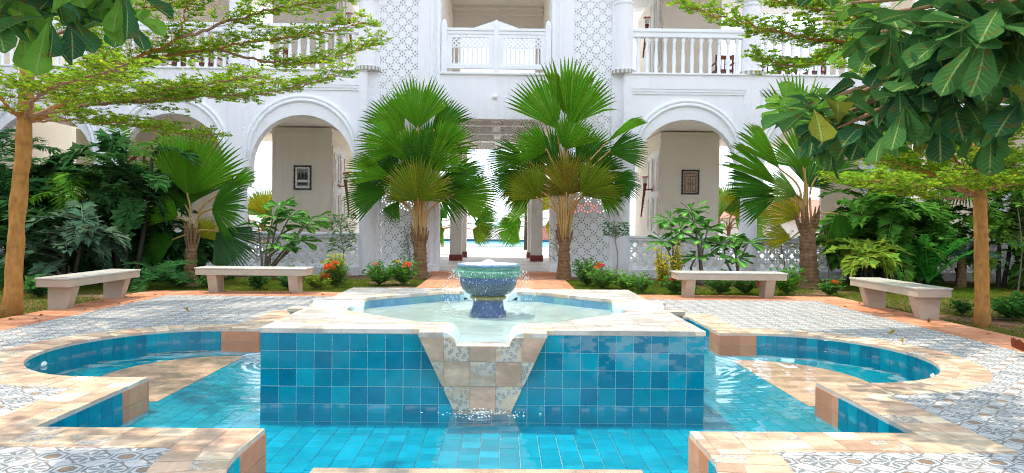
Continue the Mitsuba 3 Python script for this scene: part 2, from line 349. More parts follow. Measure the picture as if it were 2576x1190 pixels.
top = sq.buffer(.01, join_style=2).union(ears).difference(octo).difference(strip(.335))
put(bs, 'coping_bed', ext_z(top.buffer(-.006, join_style=2), .478, .512), 'grout_light')
for i in range(-11, 11):
    for j in range(-11, 11):
        q = sbox(i*.2+.0015, j*.2+.0015, i*.2+.1985, j*.2+.1985).intersection(top)
        for g in geoms(q):
            if g.area > .001: put(bs, 'coping_tile', ext_z(g, .485, .52+rng.uniform(-.0008, .0008)), 'cream_tile' if rng.random() < .8 else TAN[3])
S = 2*BOX/25
edge_x = lambda z: .235+(.525-.235)*(z+.2)/(.48+.2)                    # half width of the spout corbel at height z
def corbel_poly(grow=0): return Polygon([(-.525-grow, .48), (-.232-grow, -.2), (.232+grow, -.2), (.525+grow, .48)])
prof = [(.22, .405), (.225, .43), (.24, .462), (.265, .490), (.30, .508), (.34, .516)]
notch = Polygon([(-x, z) for x, z in prof[::-1]]+[(x, z) for x, z in prof]+[(.34, .6), (-.34, .6)])
shift_len = math.hypot(.17, .68)
for k in range(4):
    M90 = lambda m: (m.apply_transform(trimesh.transformations.rotation_matrix(k*math.pi/2, [0, 0, 1])), m)[1]
    wallp = rect(-BOX, FLOOR, BOX, .478).difference(corbel_poly(-.003))
    other = []
    for i in range(25):
        for j in range(6):
            q = rect(-BOX+i*S+.0022, .478-(j+1)*.15+.0022, -BOX+(i+1)*S-.0022, .478-j*.15-.0022).intersection(wallp)
            for g in geoms(q):
                if g.area < .0004: continue
                m = M90(ext_y(g, -BOX-.001-rng.uniform(0, .001), -BOX+.014))
                if k == 0: put(bs, 'wall_tile', m, blue_pick())
                else: other.append(m)
    if other: put(bs, 'side_tiles', cat(other), BLUE[1], kind='stuff')
    body = trimesh.convex.convex_hull(np.array([(sx*x, y, z) for sx in (-1, 1) for x, y, z in ((.515, -1.80, .478), (.515, -2.045, .478), (.225, -1.80, -.2), (.225, -1.882, -.2))]))
    cut = ext_y(notch, -2.3, -1.3)
    body = trimesh.boolean.difference([body, cut], engine='manifold')
    cb = put(bs, 'spout', M90(body), 'tan_tile_plain', label='tapering tile clad water spout on the basin wall')
    if k == 0:
        face = corbel_poly().difference(notch)
        for i in range(-3, 3):
            for j in range(4):
                q = rect((i+.5)*.216+.0015, .486-(j+1)*.2165+.0015, (i+1.5)*.216-.0015, .486-j*.2165-.0015).intersection(face)
                for g in geoms(q):
                    if g.area < .0005: continue
                    m = ext_y(g, -.004, .008); v = m.vertices.copy(); t = (.48-v[:, 2])/.68
                    v[:, 1] += -2.048+t*(2.048-1.885); put(cb, 'tile', trimesh.Trimesh(v, m.faces), TAN[int(rng.integers(2))] if (i+j) % 2 else TAN[2])
    for sx in (-1, 1):
        g = Polygon([(sx*x, z) for x, z in prof]+[(sx*.352, .514), (sx*.352, .46), (sx*.26, .405)])
        put(bs, 'channel_lining', M90(ext_y(g, -2.012, -1.43)), 'aqua_strip')
    put(bs, 'channel_floor', M90(ext_y(rect(-.24, .38, .24, .405), -2.012, -1.43)), 'aqua_strip')
fl = 2*1.45*math.tan(math.pi/8)
for k in range(8):
    for i in range(6):
        c = -fl/2+(i+.5)*fl/6
        if k % 2 == 0 and abs(c) < .34: continue
        ang = k*45
        m = bx(-fl/12+.0015, fl/12-.0015, -.004, .010, .20, .4775)
        m.apply_translation([c, 1.45, 0]); m.apply_transform(trimesh.transformations.rotation_matrix(math.radians(ang), [0, 0, 1]))
        put(bs, 'lining_tile', m, 'sea_tile')

# ---------------------------------------------------------------- water
def water_mesh(poly, z, h, fn):
    x0, y0, x1, y1 = poly.bounds; nx, ny = int((x1-x0)/h)+2, int((y1-y0)/h)+2
    X, Y = np.meshgrid(x0+np.arange(nx)*h, y0+np.arange(ny)*h, indexing='ij')
    v = np.stack([X, Y, z+fn(X, Y)], -1).reshape(-1, 3)
    i, j = np.meshgrid(np.arange(nx-1), np.arange(ny-1), indexing='ij')
    keep = shapely.contains_xy(poly, X[:-1, :-1]+h/2, Y[:-1, :-1]+h/2)
    i, j = i[keep], j[keep]; a = i*ny+j
    f = np.vstack([np.stack([a, a+ny, a+ny+1], 1), np.stack([a, a+ny+1, a+1], 1)])
    m = trimesh.Trimesh(v, f, process=False); m.remove_unreferenced_vertices(); return m
def nz(X, Y, sx, sy, seed): return meshkit.noise(np.stack([X*sx, Y*sy, np.full_like(X, seed*7.3)], -1), seed)-.5
def pool_h(X, Y):
    w = .010*nz(X, Y, 1.3, 2.2, 1)+.0045*nz(X, Y, 3.2, 5.0, 2)+.002*nz(X, Y, 7, 10, 3)
    for cx, cy in ((0, -2.15), (2.15, 0), (-2.15, 0), (0, 2.15)):
        r = np.hypot((X-cx), (Y-cy)); w = w+.0036*np.sin(r*40+20*nz(X, Y, 2.6, 2.6, 5))*(.35+1.3*(nz(X, Y, 4, 4, 8)+.5))*np.exp(-r/.55)*(r < 3)
    return w
def basin_h(X, Y):
    r = np.hypot(X, Y)
    return .010*nz(X, Y, 5, 8, 4)+.007*nz(X, Y, 11, 17, 5)+.005*np.sin(r*42+6*nz(X, Y, 3, 3, 6))*np.exp(-((r-.5)/.55)**2)
structure('pool_water', 'clear rippling water of the star pool')
put('', 'pool_water', water_mesh(POOL.buffer(.03).difference(sbox(-BOX+.03, -BOX+.03, BOX-.03, BOX-.03)), WATER, .022, pool_h), 'water_surface', True)
structure('basin_water', 'choppy pale water of the raised basin')
put('', 'basin_water', water_mesh(octo.buffer(.02).union(sq.buffer(.14, join_style=2).intersection(strip(.228))), .425, .018, basin_h), 'water_surface', True)

# ---------------------------------------------------------------- fountain bowl
fb = thing('fountain_bowl', 'round mosaic fountain bowl in green and blue standing in the raised basin', 'fountain')
put(fb, 'foot', lathe([(.0, .30), (.205, .30), (.205, .42), (.20, .445), (.18, .475), (.168, .52), (.166, .56), (.172, .575), (0, .575)], 48), 'blue_mosaic', 40)
put(fb, 'ring', lathe([(.12, .57), (.175, .572), (.195, .585), (.20, .60), (.195, .617), (.175, .63), (.12, .632)], 48), 'olive_mosaic', True)
put(fb, 'bowl_body', lathe([(.10, .625), (.19, .63), (.245, .65), (.285, .69), (.308, .74), (.318, .775)], 48), 'dark_blue_mosaic', True)
put(fb, 'blue_band', lathe([(.28, .77), (.322, .772), (.328, .81), (.333, .835), (.28, .84)], 48), 'blue_mosaic', 40)
put(fb, 'green_band', lathe([(.29, .83), (.335, .832), (.362, .85), (.375, .872), (.374, .893), (.352, .905), (.342, .912), (.346, .93), (.345, .945), (.29, .95)], 48), 'green_mosaic', 50)
put(fb, 'rim', lathe([(.29, .94), (.345, .946), (.350, .962), (.346, .974), (.325, .976), (.305, .965), (.295, .93)], 48), 'pale_blue_mosaic', True)
structure('bowl_water', 'white bubbling water filling the fountain bowl')
a = np.linspace(0, 1, 26); 
prof_w = [(r, .968+.045*(1/(1+math.exp((r-.068)/.006)))+.004*math.sin(r*90)) for r in np.linspace(0, .335, 40)]
put('', 'bowl_water', lathe([(1e-4, prof_w[0][1])]+prof_w[1:], 40), 'foam', True)
ico0, ico1 = trimesh.creation.icosphere(subdivisions=0), trimesh.creation.icosphere(subdivisions=1)
drops = []
for k in range(1150):
    th = rng.uniform(0, 2*math.pi); t = rng.random()**.8; kind = rng.random()
    spread = abs(rng.normal(0, .055))
    r = .385+t*(.03+spread)+(.10*rng.random()**2 if rng.random() < .25 else 0); z = .90-t*t*.47
    if kind < .35: u = rng.random(); r, z = .39+.20*u*rng.uniform(.5, 1), .90-.06*u-.42*u*u
    if kind > .9: r, z = rng.uniform(.2, .62), .43+rng.exponential(.045)
    s = rng.uniform(.0013, .0036)*(1.0 if rng.random() < .9 else 1.6)
    m = ico0.copy(); m.apply_scale([s, s, s*(1+4*rng.random()*(kind < .6))]); m.apply_translation([r*math.cos(th), r*math.sin(th), max(z, .43)]); drops.append(m)
labels['water_drops'] = {'label': 'white water drops falling around the fountain bowl', 'category': 'water drops', 'kind': 'stuff'}
put('', 'water_drops', cat(drops), 'foam', True)
drops = []
for k in range(150):
    th = rng.uniform(math.pi, 2*math.pi) if rng.random() < .8 else rng.uniform(0, 6.28); r = abs(rng.normal(0, .16))
    x, y = r*1.5*math.cos(th), -1.95+r*math.sin(th)*.8
    if y > -1.9: continue
    s = rng.uniform(.003, .009); m = ico1.copy(); m.apply_scale([s, s, s*.5]); m.apply_translation([x, y, WATER+rng.uniform(0, .004)+(.03*rng.random()**4)]); drops.append(m)
labels['spout_bubbles'] = {'label': 'white bubbles on the water below the front spout', 'category': 'bubbles', 'kind': 'stuff'}
put('', 'spout_bubbles', cat(drops), 'foam', True)
for x, t, lab in ((-1, -.14, 'oval white pool light on the left lobe wall'), (1, -.32, 'oval white pool light on the right lobe wall')):
    pl = thing('pool_light', lab, 'pool light')
    c = np.array([x*(LX+(EA-.008)*math.cos(t)), EB*math.sin(t), -.145])
    nn = -np.array([x*math.cos(t)/EA, math.sin(t)/EB, 0]); nn /= np.linalg.norm(nn); sd = np.array([-nn[1], nn[0], 0])
    for nm, pr, b in (('lens', [(.0001, .03), (.03, .024), (.046, .014), (.052, .0)], 'lamp_white'), ('ring', [(.050, .0), (.057, .008), (.064, .0)], 'white_trim')):
        m = lathe(pr, 24); v = m.vertices; put(pl, nm, trimesh.Trimesh(c+v[:, :1]*sd+v[:, 1:2]*np.array([0, 0, .5])+v[:, 2:]*nn, m.faces, process=False), b, True)

# ---------------------------------------------------------------- benches
def bench(x, y, rz, label):
    b = thing('stone_bench', label, 'bench', 'stone benches around the plaza'); M = mv(x, y, .004, rz)
    put(b, 'seat', bx(-1.08, 1.08, -.275, .275, .472, .50, .006), 'bench_top', M=M)
    put(b, 'apron', bx(-1.065, 1.065, -.26, .26, .355, .4715, .004), 'bench_stone', M=M)
    for s in (-1, 1):
        P = Polygon([(-.20, .3545), (.20, .3545), (.20, 0), (-.09, 0)])
        put(b, 'leg', ext_x(P, s*.78-.09, s*.78+.09), 'bench_stone', M=M)
bench(-4.70, 6.16, 0, 'stone bench in front of the frangipani and parapet, left of the fountain')
bench(4.60, 6.10, 0, 'stone bench with red flowers behind its legs, right of the fountain')
bench(-6.77, 4.22, 90, 'stone bench standing sideways beside the dark palms near the left trunk')
bench(6.72, 3.90, -90, 'stone bench standing sideways beside the cycad near the right trunk')
# ---------------------------------------------------------------- building
bd = thing('courtyard_building', 'white two storey arcaded building with pierced screens and balconies behind the fountain', 'building')
BX, FY, CY = -.08, 11.30, 11.50
def bput(name, mesh, bsdf, smooth=False, parent=None, M=None, **kw):
    M0 = T().translate([BX, 0, 0])
    return put(parent or bd, name, mesh, bsdf, smooth, M=(M0 @ M if M is not None else M0), **kw)
PITCHX = 3.47; COLX = [3.45+PITCHX*k for k in range(4)]; BAYX = [3.45+PITCHX*(k+.5) for k in range(3)]
def arcpts(cx, cz, r, a0, a1, n=40): return [(cx+r*math.cos(t), cz+r*math.sin(t)) for t in np.linspace(a0, a1, n)]
def arch_hole(cx, z0, cz, r): return Polygon([(cx-r, z0)]+arcpts(cx, cz, r, math.pi, 0)+[(cx+r, z0)])
def ring_seg(cx, cz, r0, r1, drop): return Polygon([(cx-r1, cz-drop)]+arcpts(cx, cz, r1, math.pi, 0)+[(cx+r1, cz-drop), (cx+r0, cz-drop)]+arcpts(cx, cz, r0, 0, math.pi)+[(cx-r0, cz-drop)])
# pierced blocks
def screen_block(u=.343):
    p = sbox(0, 0, u, u); H = []
    for cx, cy in ((.25, .25), (.75, .75)):
        for k in range(4):
            g = Polygon([(.07, 0), (.16, .082), (.238, 0), (.16, -.082)])
            H.append(shapely.affinity.translate(shapely.affinity.rotate(g, 90*k, origin=(0, 0)), cx, cy))
    for cx, cy, a in ((.5, .5, 1), (0, 0, 1), (1, 1, 1), (.5, 0, -1), (.5, 1, -1), (0, .5, -1), (1, .5, -1), (0, 1, 1), (1, 0, 1)):
        lens = Point(0, .055).buffer(.105, 12).intersection(Point(0, -.055).buffer(.105, 12)) if False else Polygon([(-.12, 0), (-.06, .034), (0, .046), (.06, .034), (.12, 0), (.06, -.034), (0, -.046), (-.06, -.034)])
        H.append(shapely.affinity.translate(shapely.affinity.rotate(lens, 45*a if (cx == .5) == (cy == .5) else 45*a, origin=(0, 0)), cx, cy))
    p = p.difference(shapely.affinity.scale(shapely.union_all(H), u, u, origin=(0, 0)))
    return ext_y(p, 0, .05)
def parapet_block(u=.272):
    p = sbox(0, 0, 1, 1)
    q = shapely.union_all([Point(.5+dx, .5+dy).buffer(.125, 5) for dx, dy in ((.12, 0), (-.12, 0), (0, .12), (0, -.12))]+[Point(.5, .5).buffer(.15)])
    tri = [Polygon([(x, y), (x+sx*.23, y), (x, y+sy*.23)]) for x, y, sx, sy in ((.06, .06, 1, 1), (.94, .06, -1, 1), (.94, .94, -1, -1), (.06, .94, 1, -1))]
    deep = ext_y(shapely.affinity.scale(p.difference(q).difference(shapely.union_all(tri)), u, u, origin=(0, 0)), .018, .06)
    o = shapely.affinity.rotate(sbox(.16, .16, .84, .84).buffer(.06), 0)
    proud = ext_y(shapely.affinity.scale(p.difference(Point(.5, .5).buffer(.33, 2)).difference(shapely.union_all([t.buffer(.025) for t in tri])), u, u, origin=(0, 0)), 0, .024)
    return cat([deep, proud])
SB, PB = mikit.ply(screen_block(), 'mat_white_trim'), mikit.ply(parapet_block(), 'mat_white_trim')
balp = [(0, 0), (.055, 0), (.055, .06), (.048, .075), (.044, .13), (.047, .20), (.046, .205), (.052, .215), (.047, .23), (.058, .32), (.052, .47), (.042, .62), (.037, .72), (.036, .735), (.048, .745), (.037, .76), (.036, .79), (.042, .83), (.050, .85), (.042, .86), (.052, .875), (.052, .985), (0, .985)]
BAL = mikit.ply(lathe(balp, 14), 'mat_white_trim', 35)
BALB = mikit.ply(bx(-.05, .05, -.05, .05, .88, .985, .004), 'mat_white_trim')
for s in (-1, 1):
    for k, cx in enumerate(BAYX):
        c = s*cx; h = PITCHX/2
        hole = arch_hole(c, 2.4, 2.87, 1.39)
        bput('wall', ext_y(rect(c-h, 2.5, c+h, 5.47).difference(hole), FY+.085, FY+.42), 'white_plaster')
        bput('wall', ext_y(rect(c-h, 2.5, c+h, 5.44).difference(rect(c-1.55, 2.4, c+1.55, 5.06)), FY, FY+.085), 'white_plaster')
        bput('panel_moulding', cat([bx(c-1.55, c+1.55, FY+.02, FY+.09, 4.99, 5.062), bx(c-1.55, c+1.55, FY+.045, FY+.09, 4.93, 4.99), bx(c-1.55, c-1.515, FY+.03, FY+.09, 2.5, 4.93), bx(c+1.515, c+1.55, FY+.03, FY+.09, 2.5, 4.93)]), 'white_trim')
        beads = []
        for r in (1.415, 1.515):
            pts = [(c-r, FY+.075, 2.55), (c-r, FY+.075, 2.9)]+[(x, FY+.075, z) for x, z in arcpts(c, 3.24, r, math.pi, 0, 44)]+[(c+r, FY+.075, 2.9), (c+r, FY+.075, 2.55)]
            beads.append(tube(pts, .055, 10))
        bput('arch_moulding', cat(beads), 'white_trim', 50)
        bput('wall', ext_y(rect(c-h, 7.62, c+h, 9.6).difference(arch_hole(c, 7.5, 7.8, 1.40)), FY+.06, FY+.40), 'white_plaster')
        bput('ledge', bx(c-h, c+h, FY-.05, FY+.3, 5.438, 5.486, .01), 'white_trim')
        # parapet
        pr = bput('parapet', bx(c-h+.2, c+h-.2, FY+.02, FY+.40, -.05, .195), 'white_plaster')
        bput('rail', cat([bx(c-h+.2, c+h-.2, FY+.03, FY+.33, 1.04, 1.115, .012), bx(c-h+.2, c+h-.2, FY+.06, FY+.30, .975, 1.042, .01), bx(c-h+.2, c-h+.245, FY+.10, FY+.25, .19, .98), bx(c+h-.245, c+h-.2, FY+.10, FY+.25, .19, .98)]), 'white_trim', parent=pr)
        for i in range(11):
            for j in range(3): bput('block', PB, None, parent=pr, M=T().translate([c-1.496+i*.272, FY+.13, .192+j*.272]).scale([.999, 1, .999]))
        # upper balustrade
        bl = bput('balustrade', cat([bx(c-h+.24, c+h-.24, FY+.08, FY+.34, 6.60, 6.70, .015), bx(c-h+.24, c+h-.24, FY+.11, FY+.31, 6.47, 6.602, .01)]), 'white_trim')
        for i in range(12):
            x = c+(i-5.5)*.245
            bput('baluster', BAL, None, parent=bl, M=T().translate([x, FY+.21, 5.487])); bput('baluster', BALB, None, parent=bl, M=T().translate([x, FY+.21, 5.487]))
    for k, cx in enumerate(COLX):
        c = s*cx
        lc = bput('column', lathe([(0, -.02), (.26, -.02), (.26, .16), (.235, .19), (.23, 1.2), (.222, 2.28), (.25, 2.30), (.25, 2.34), (.23, 2.36), (0, 2.36)], 28, (c, FY+.22, 0)), 'white_plaster', 40)
        bput('impost', cat([bx(c-.28, c+.28, FY-.04, FY+.44, 2.345, 2.42, .012), bx(c-.345, c+.345, FY-.10, FY+.47, 2.42, 2.505, .02)]), 'white_trim', parent=lc)
        uc = bput('column', lathe([(0, 5.48), (.29, 5.48), (.28, 5.60), (.265, 5.66), (.262, 6.5), (.25, 7.34), (0, 7.34)], 28, (c, FY+.22, 0)), 'white_plaster', 40)
        bput('base', lathe([(0, 5.47), (.335, 5.47), (.335, 5.565), (.31, 5.575), (0, 5.58)], 40, (c, FY+.22, 0)), 'striped_tile', 40, parent=uc)
        bput('capital', cat([lathe([(0, 7.33), (.27, 7.33), (.285, 7.36), (.27, 7.39), (.26, 7.41), (.34, 7.52), (.35, 7.56), (0, 7.56)], 28, (c, FY+.22, 0)), bx(c-.36, c+.36, FY-.14, FY+.58, 7.55, 7.63, .015)]), 'white_trim', 40, parent=uc)
    # pierced screen beside the passage
    hx0, hx1 = (2.11, 3.14) if s > 0 else (-3.14, -2.11)
    lo, hi = sorted((s*1.5, s*3.62))
    bput('wall', ext_y(rect(lo, -.05, hi, 9.6).difference(rect(hx0, .22, hx1, 8.8)), CY, CY+.30), 'white_plaster')
    sc = bput('screen', cat([bx(hx0, hx1, CY+.08, CY+.24, .20, .232), bx(hx0, hx1, CY+.12, CY+.22, 4.43, 5.30)]), 'white_trim')
    for j in range(25):
        for i in range(3): bput('block', SB, None, parent=sc, M=T().translate([hx0+i*.343, CY+.06, .225+j*.343]).scale([.999, 1, .999]))
    bput('pilaster', cat([bx(*sorted((s*1.50, s*1.60)), CY-.07, CY+.02, -.03, 9.5, .01), bx(*sorted((s*1.70, s*1.78)), CY-.04, CY+.02, .0, 9.5, .01), bx(*sorted((s*1.49, s*1.82)), CY-.09, CY+.02, -.03, .28, .01)]), 'white_trim')
    bput('plinth', bx(*sorted((s*1.86, s*3.24)), CY-.06, CY+.02, -.05, .20, .01), 'white_plaster')
    bput('screen_back_wall', bx(*sorted((s*1.63, s*3.5)), 13.0, 13.15, 5.47, 9.2), 'beige_plaster')
    bput('screen_back_wall', bx(*sorted((s*1.75, s*3.5)), 14.2, 14.35, .1, 1.75), 'painted_shade')  # low wall added behind the screen, coloured dark so its holes look shaded
    # passage columns
    for y, x in ((17.0, 1.40), (19.4, 1.36)):
        pc = bput('passage_column', bx(s*x-.2, s*x+.2, y-.2, y+.2, .30, 4.46, .01), 'cream_door')
        bput('plinth', bx(s*x-.225, s*x+.225, y-.225, y+.225, .10, .305, .01), 'red_plinth', parent=pc)
    # rooms behind the first bay, both floors
    for zf, zc in ((0.1, 4.4), (5.47, 9.2)):
        x0, x1 = sorted((s*5.28, s*7.18))
        rm = bput('room', bx(x0, x1, 15.1, 19.4, zf, zc), 'beige_plaster')
        dx = s*5.28
        side_ = lambda d0, d1, y0, y1, z0, z1: bx(*sorted((dx-s*d0, dx-s*d1)), y0, y1, z0, z1, .008)
        bput('door', side_(0, .03, 15.16, 17.0, zf, zf+3.75), 'cream_door', parent=rm)
        pan = []
        for y0 in (15.28, 16.14):
            for z0, z1 in ((.25, .95), (1.1, 2.25), (2.4, 3.55)):
                y1 = y0+.72
                pan += [side_(.028, .055, y0, y0+.09, zf+z0, zf+z1), side_(.028, .055, y1-.09, y1, zf+z0, zf+z1), side_(.028, .055, y0, y1, zf+z0, zf+z0+.09), side_(.028, .055, y0, y1, zf+z1-.09, zf+z1), side_(.028, .045, y0+.2, y1-.2, zf+z0+.2, zf+z1-.2)]
        bput('door_panel', cat(pan), 'cream_door', parent=rm)
        bput('cornice', bx(x0-.04, x1+.04, 15.04, 15.12, zf+4.10 if zf < 1 else 9.0, zf+4.16 if zf < 1 else 9.1), 'beige_plaster', parent=rm)
        for k in (1, 2):
            c = s*BAYX[k]
            xa, xb = ((-14.0, -8.5) if s < 0 else (10.95, 14.0))
            if k == 2: continue
            bput('back_wall', bx(xa, xb, 15.9+.2*k, 16.05+.2*k, zf, zc), 'beige_plaster')
# slabs, ceilings, passage
bput('floor_slab', bx(-14, 14, FY+.3, 19.6, 4.45, 5.43), 'ceiling_paint')
bput('floor_slab', bx(-14, 14, FY+.3, 19.6, 5.435, 5.47), 'grey_floor')
bput('roof', bx(-14.2, 14.2, FY-.3, 19.8, 9.6, 9.8), 'white_plaster')
bput('porch_floor', bx(-14, 14, FY+.4, 19.6, -.05, .095), 'grey_floor')
bput('passage_step', bx(-1.72, 1.72, 11.20, 11.72, -.05, .10, .008), 'terracotta')
bput('lintel', ext_y(rect(-1.502, 4.22, 1.502, 5.42), CY-.05, CY+.30), 'white_plaster')
bput('lintel', ext_y(rect(-2.0, 4.22, 2.0, 5.42), 19.4, 19.7), 'white_trim')
bput('passage_ceiling', cat([bx(-1.5, 1.5, y-.15, y+.15, 4.24, 4.46, .01) for y in (13.0, 15.0, 17.0)]+[bx(-.12, .12, 11.8, 19.4, 4.30, 4.455, .01)]+[bx(-1.5, 1.5, y+.8, y+1.0, 4.36, 4.46, .01) for y in (12.1, 14.1, 16.1)]), 'white_trim')
# balcony loggia
bput('loggia_wall', ext_y(rect(-3.4, 5.47, 3.4, 8.6).difference(rect(-1.25, 5.6, 1.25, 7.75)), 16.0, 16.2), 'ceiling_paint')
for s in (-1, 1): bput('loggia_wall', bx(*sorted((s*1.505, s*1.62)), 12.0, 16.0, 5.47, 8.6), 'ceiling_paint')
bput('loggia_ceiling', bx(-3.4, 3.4, 11.8, 16.1, 8.55, 8.7), 'ceiling_paint')
bput('loggia_cornice', cat([bx(-1.5, 1.5, 15.85, 16.01, 8.30, 8.56, .02), bx(-1.5, 1.5, 15.7, 16.0, 8.44, 8.555, .02), bx(-1.15, 1.15, 14.6, 14.85, 8.40, 8.555, .03), bx(-1.15, 1.15, 12.2, 12.4, 8.40, 8.555, .03)]+[bx(*sorted((s*1.05, s*1.25)), 12.2, 14.85, 8.40, 8.553, .03) for s in (-1, 1)]), 'ceiling_paint')
bput('wall', ext_y(rect(-1.502, 8.5, 1.502, 9.6), CY+.01, CY+.28), 'white_plaster')
blc = bput('balcony', bx(-1.5, 1.5, CY-.12, CY+.25, 5.405, 5.47, .012), 'white_trim')
finial = [(0, 0), (.075, 0), (.082, .02), (.07, .04), (.072, .06), (.064, .10), (.04, .14), (.012, .165), (0, .17)]
for x in (-1.40, 0, 1.40):
    bput('post', cat([bx(x-.075, x+.075, CY-.115, CY+.035, 5.44, 6.73, .01), lathe(finial, 16, (x, CY-.04, 6.72))]), 'white_trim', 40, parent=blc)
for x0, x1 in ((-1.325, -.075), (.075, 1.325)):
    bput('rail', cat([bx(x0, x1, CY-.12, CY+.04, 6.57, 6.645, .012), bx(x0, x1, CY-.095, CY+.015, 6.48, 6.572, .01)]), 'white_trim', parent=blc); bput('bottom_rail', bx(x0, x1, CY-.09, CY+.01, 5.56, 5.665, .01), 'white_trim', parent=blc)
    outer = rect(x0, 5.66, x1, 6.49); inner = rect(x0+.13, 5.70, x1-.13, 6.40)
    bput('frame', ext_y(outer.difference(inner), CY-.075, CY-.01), 'white_trim', parent=blc)
    w = (x1-x0-.26); n = 8; u = w/n; holes = []
    for i in range(-1, n+1):
        for j in range(5):
            cx, cz = x0+.13+(i+.5+.5*(j % 2))*u, 6.40-.03-j*u*.5
            holes.append(shapely.union_all([Point(cx+dx, cz+dz).buffer(u*.13, 4) for dx, dz in ((u*.12, 0), (-u*.12, 0), (0, u*.12), (0, -u*.12))]))
    bput('fretwork', ext_y(rect(x0+.12, 6.12, x1-.12, 6.41).difference(shapely.union_all(holes)), CY-.06, CY-.025), 'white_trim', parent=blc)
    for i in range(n): bput('baluster', lathe([(.022, 5.66), (.026, 5.72), (.021, 5.76), (.018, 6.0), (.020, 6.05), (.028, 6.06), (.020, 6.075), (.022, 6.13)], 10, (x0+.13+(i+.5)*u, CY-.04, 0)), 'white_trim', True, parent=blc)
for s in (-1, 1):
    g = Polygon([(0, 6.64), (s*.56, 6.64), (s*.50, 6.64+.012), (0, 6.835)]) if s > 0 else Polygon([(0, 6.64), (0, 6.835), (s*.50, 6.652), (s*.56, 6.64)])
    bput('gable', ext_y(g, CY-.03, CY+.03), 'white_trim', parent=blc)
    b_ = tube([(0, CY+.0, 6.85), (s*.56, CY+.0, 6.655)], .035, 6); bput('gable_rail', b_, 'white_trim', parent=blc)
rl = thing('wall_lamp', 'small round white lamp on the white wall under the centre balcony', 'lamp')
M = T().translate([-.1, CY-.05, 4.82]).rotate([1, 0, 0], 90)
put(rl, 'base', lathe([(0, 0), (.085, 0), (.085, .03), (0, .03)], 24), 'white_trim', 40, M=M)
put(rl, 'dome', lathe([(.07, .03), (.068, .05), (.045, .075), (.0001, .085)], 24), 'lamp_white', True, M=M)

# sconces
def sconce(x, y, z0, z1, s, label, lamp=True):
    k = thing('torch_sconce', label, 'sconce', None)
    tilt = .10
    put(k, 'torch', tube([(x-s*tilt*1.1, y, z0), (x, y, z1-.12), (x+s*.01, y, z1)], [.022, .05, .075], 10), 'red_wood', 40)
    put(k, 'bracket', cat([tube([(x, y, z1-.2), (x+s*.24, y, z1-.2)], .022, 8), lathe([(0, -.02), (.075, -.02), (.06, .02), (0, .02)], 14).apply_transform(trimesh.transformations.rotation_matrix(math.pi/2, [0, 1, 0])).apply_translation([x+s*.24, y, z1-.2])]), 'red_wood', 40)
    put(k, 'glass', lathe([(.05, 0), (.075, .04), (.07, .10), (.10, .20)], 16, (x, y, z1)), 'lamp_glass', True)
    put(k, 'rim', lathe([(.095, .195), (.112, .20), (.112, .235), (.095, .23)], 16, (x, y, z1)), 'red_rim', True)
    return k
sconce(-5.08, 15.9, 1.66, 2.78, -1, 'red wooden torch sconce under the lower left arch')
sconce(4.86, 15.9, 1.66, 2.78, 1, 'red wooden torch sconce under the lower right arch')
sconce(-5.0, 15.9, 6.95, 8.05, -1, 'red wooden torch sconce behind the upper left balustrade')
sconce(4.85, 15.9, 6.95, 8.05, 1, 'red wooden torch sconce behind the upper right balustrade')
def picture(x0, x1, z0, z1, label, kind):
    k = thing('framed_picture', label, 'picture'); y = 15.095
    fr = rect(x0, z0, x1, z1)
    put(k, 'frame', ext_y(fr.difference(fr.buffer(-.05, join_style=2)), y-.045, y), 'dark_frame')
    put(k, 'mount', bx(x0+.045, x1-.045, y-.02, y-.002, z0+.045, z1-.045), 'lamp_white' if kind else 'bench_stone')
    cx, h, w = (x0+x1)/2, z1-z0, x1-x0
    if kind:
        put(k, 'print', cat([bx(x0+.10, x1-.10, y-.024, y-.019, z0+.12, z1-.10)]), 'stone_grey')
        put(k, 'arches', cat([ext_y(Polygon([(cx+d-.045, z0+.34), (cx+d-.045, z0+.48), (cx+d, z0+.58), (cx+d+.045, z0+.48), (cx+d+.045, z0+.34)]), y-.028, y-.023) for d in (-.105, 0, .105)]+[bx(x0+.13, x1-.13, y-.028, y-.023, z0+.16, z0+.22)]), 'dark_frame')
        put(k, 'steps', cat([bx(x0+.12, x1-.12, y-.028, y-.0235, z0+.25, z0+.31)]), 'lamp_white')
    else:
        put(k, 'print', bx(x0+.085, x1-.085, y-.024, y-.019, z0+.085, z1-.085), 'print_brown')
        put(k, 'carved_door', cat([bx(x0+.13, x1-.13, y-.028, y-.023, z0+.12, z0+.56), bx(x0+.11, x1-.11, y-.028, y-.023, z0+.60, z0+.66)]), 'print_tan')
        put(k, 'door_lines', cat([bx(cx-.008, cx+.008, y-.031, y-.0275, z0+.13, z0+.55), bx(x0+.15, x1-.15, y-.031, y-.0275, z0+.33, z0+.345)]+[bx(cx+d-.006, cx+d+.006, y-.031, y-.0275, z0+.15, z0+.53) for d in (-.07, .07)]), 'dark_frame')
mat('stone_grey', lambda p, n, uv: mi.Color3f(.24, .24, .23)*(.4+1.2*fbm(p.x*30, p.z*30, 0, 3)), .5)
mat('print_brown', lambda p, n, uv: mi.Color3f(.22, .13, .09)*(.5+1.0*fbm(p.x*25, p.z*25, 0, 3)), .5)
mat('print_tan', lambda p, n, uv: mi.Color3f(.40, .27, .19)*(.6+.8*fbm(p.x*35, p.z*35, 0, 3)), .5)
picture(-6.56, -6.0, 2.41, 3.19, 'dark framed grey print of three pointed arches under the left arch', 1)
picture(5.88, 6.45, 2.40, 3.19, 'dark framed brown print of a carved door under the right arch', 0)

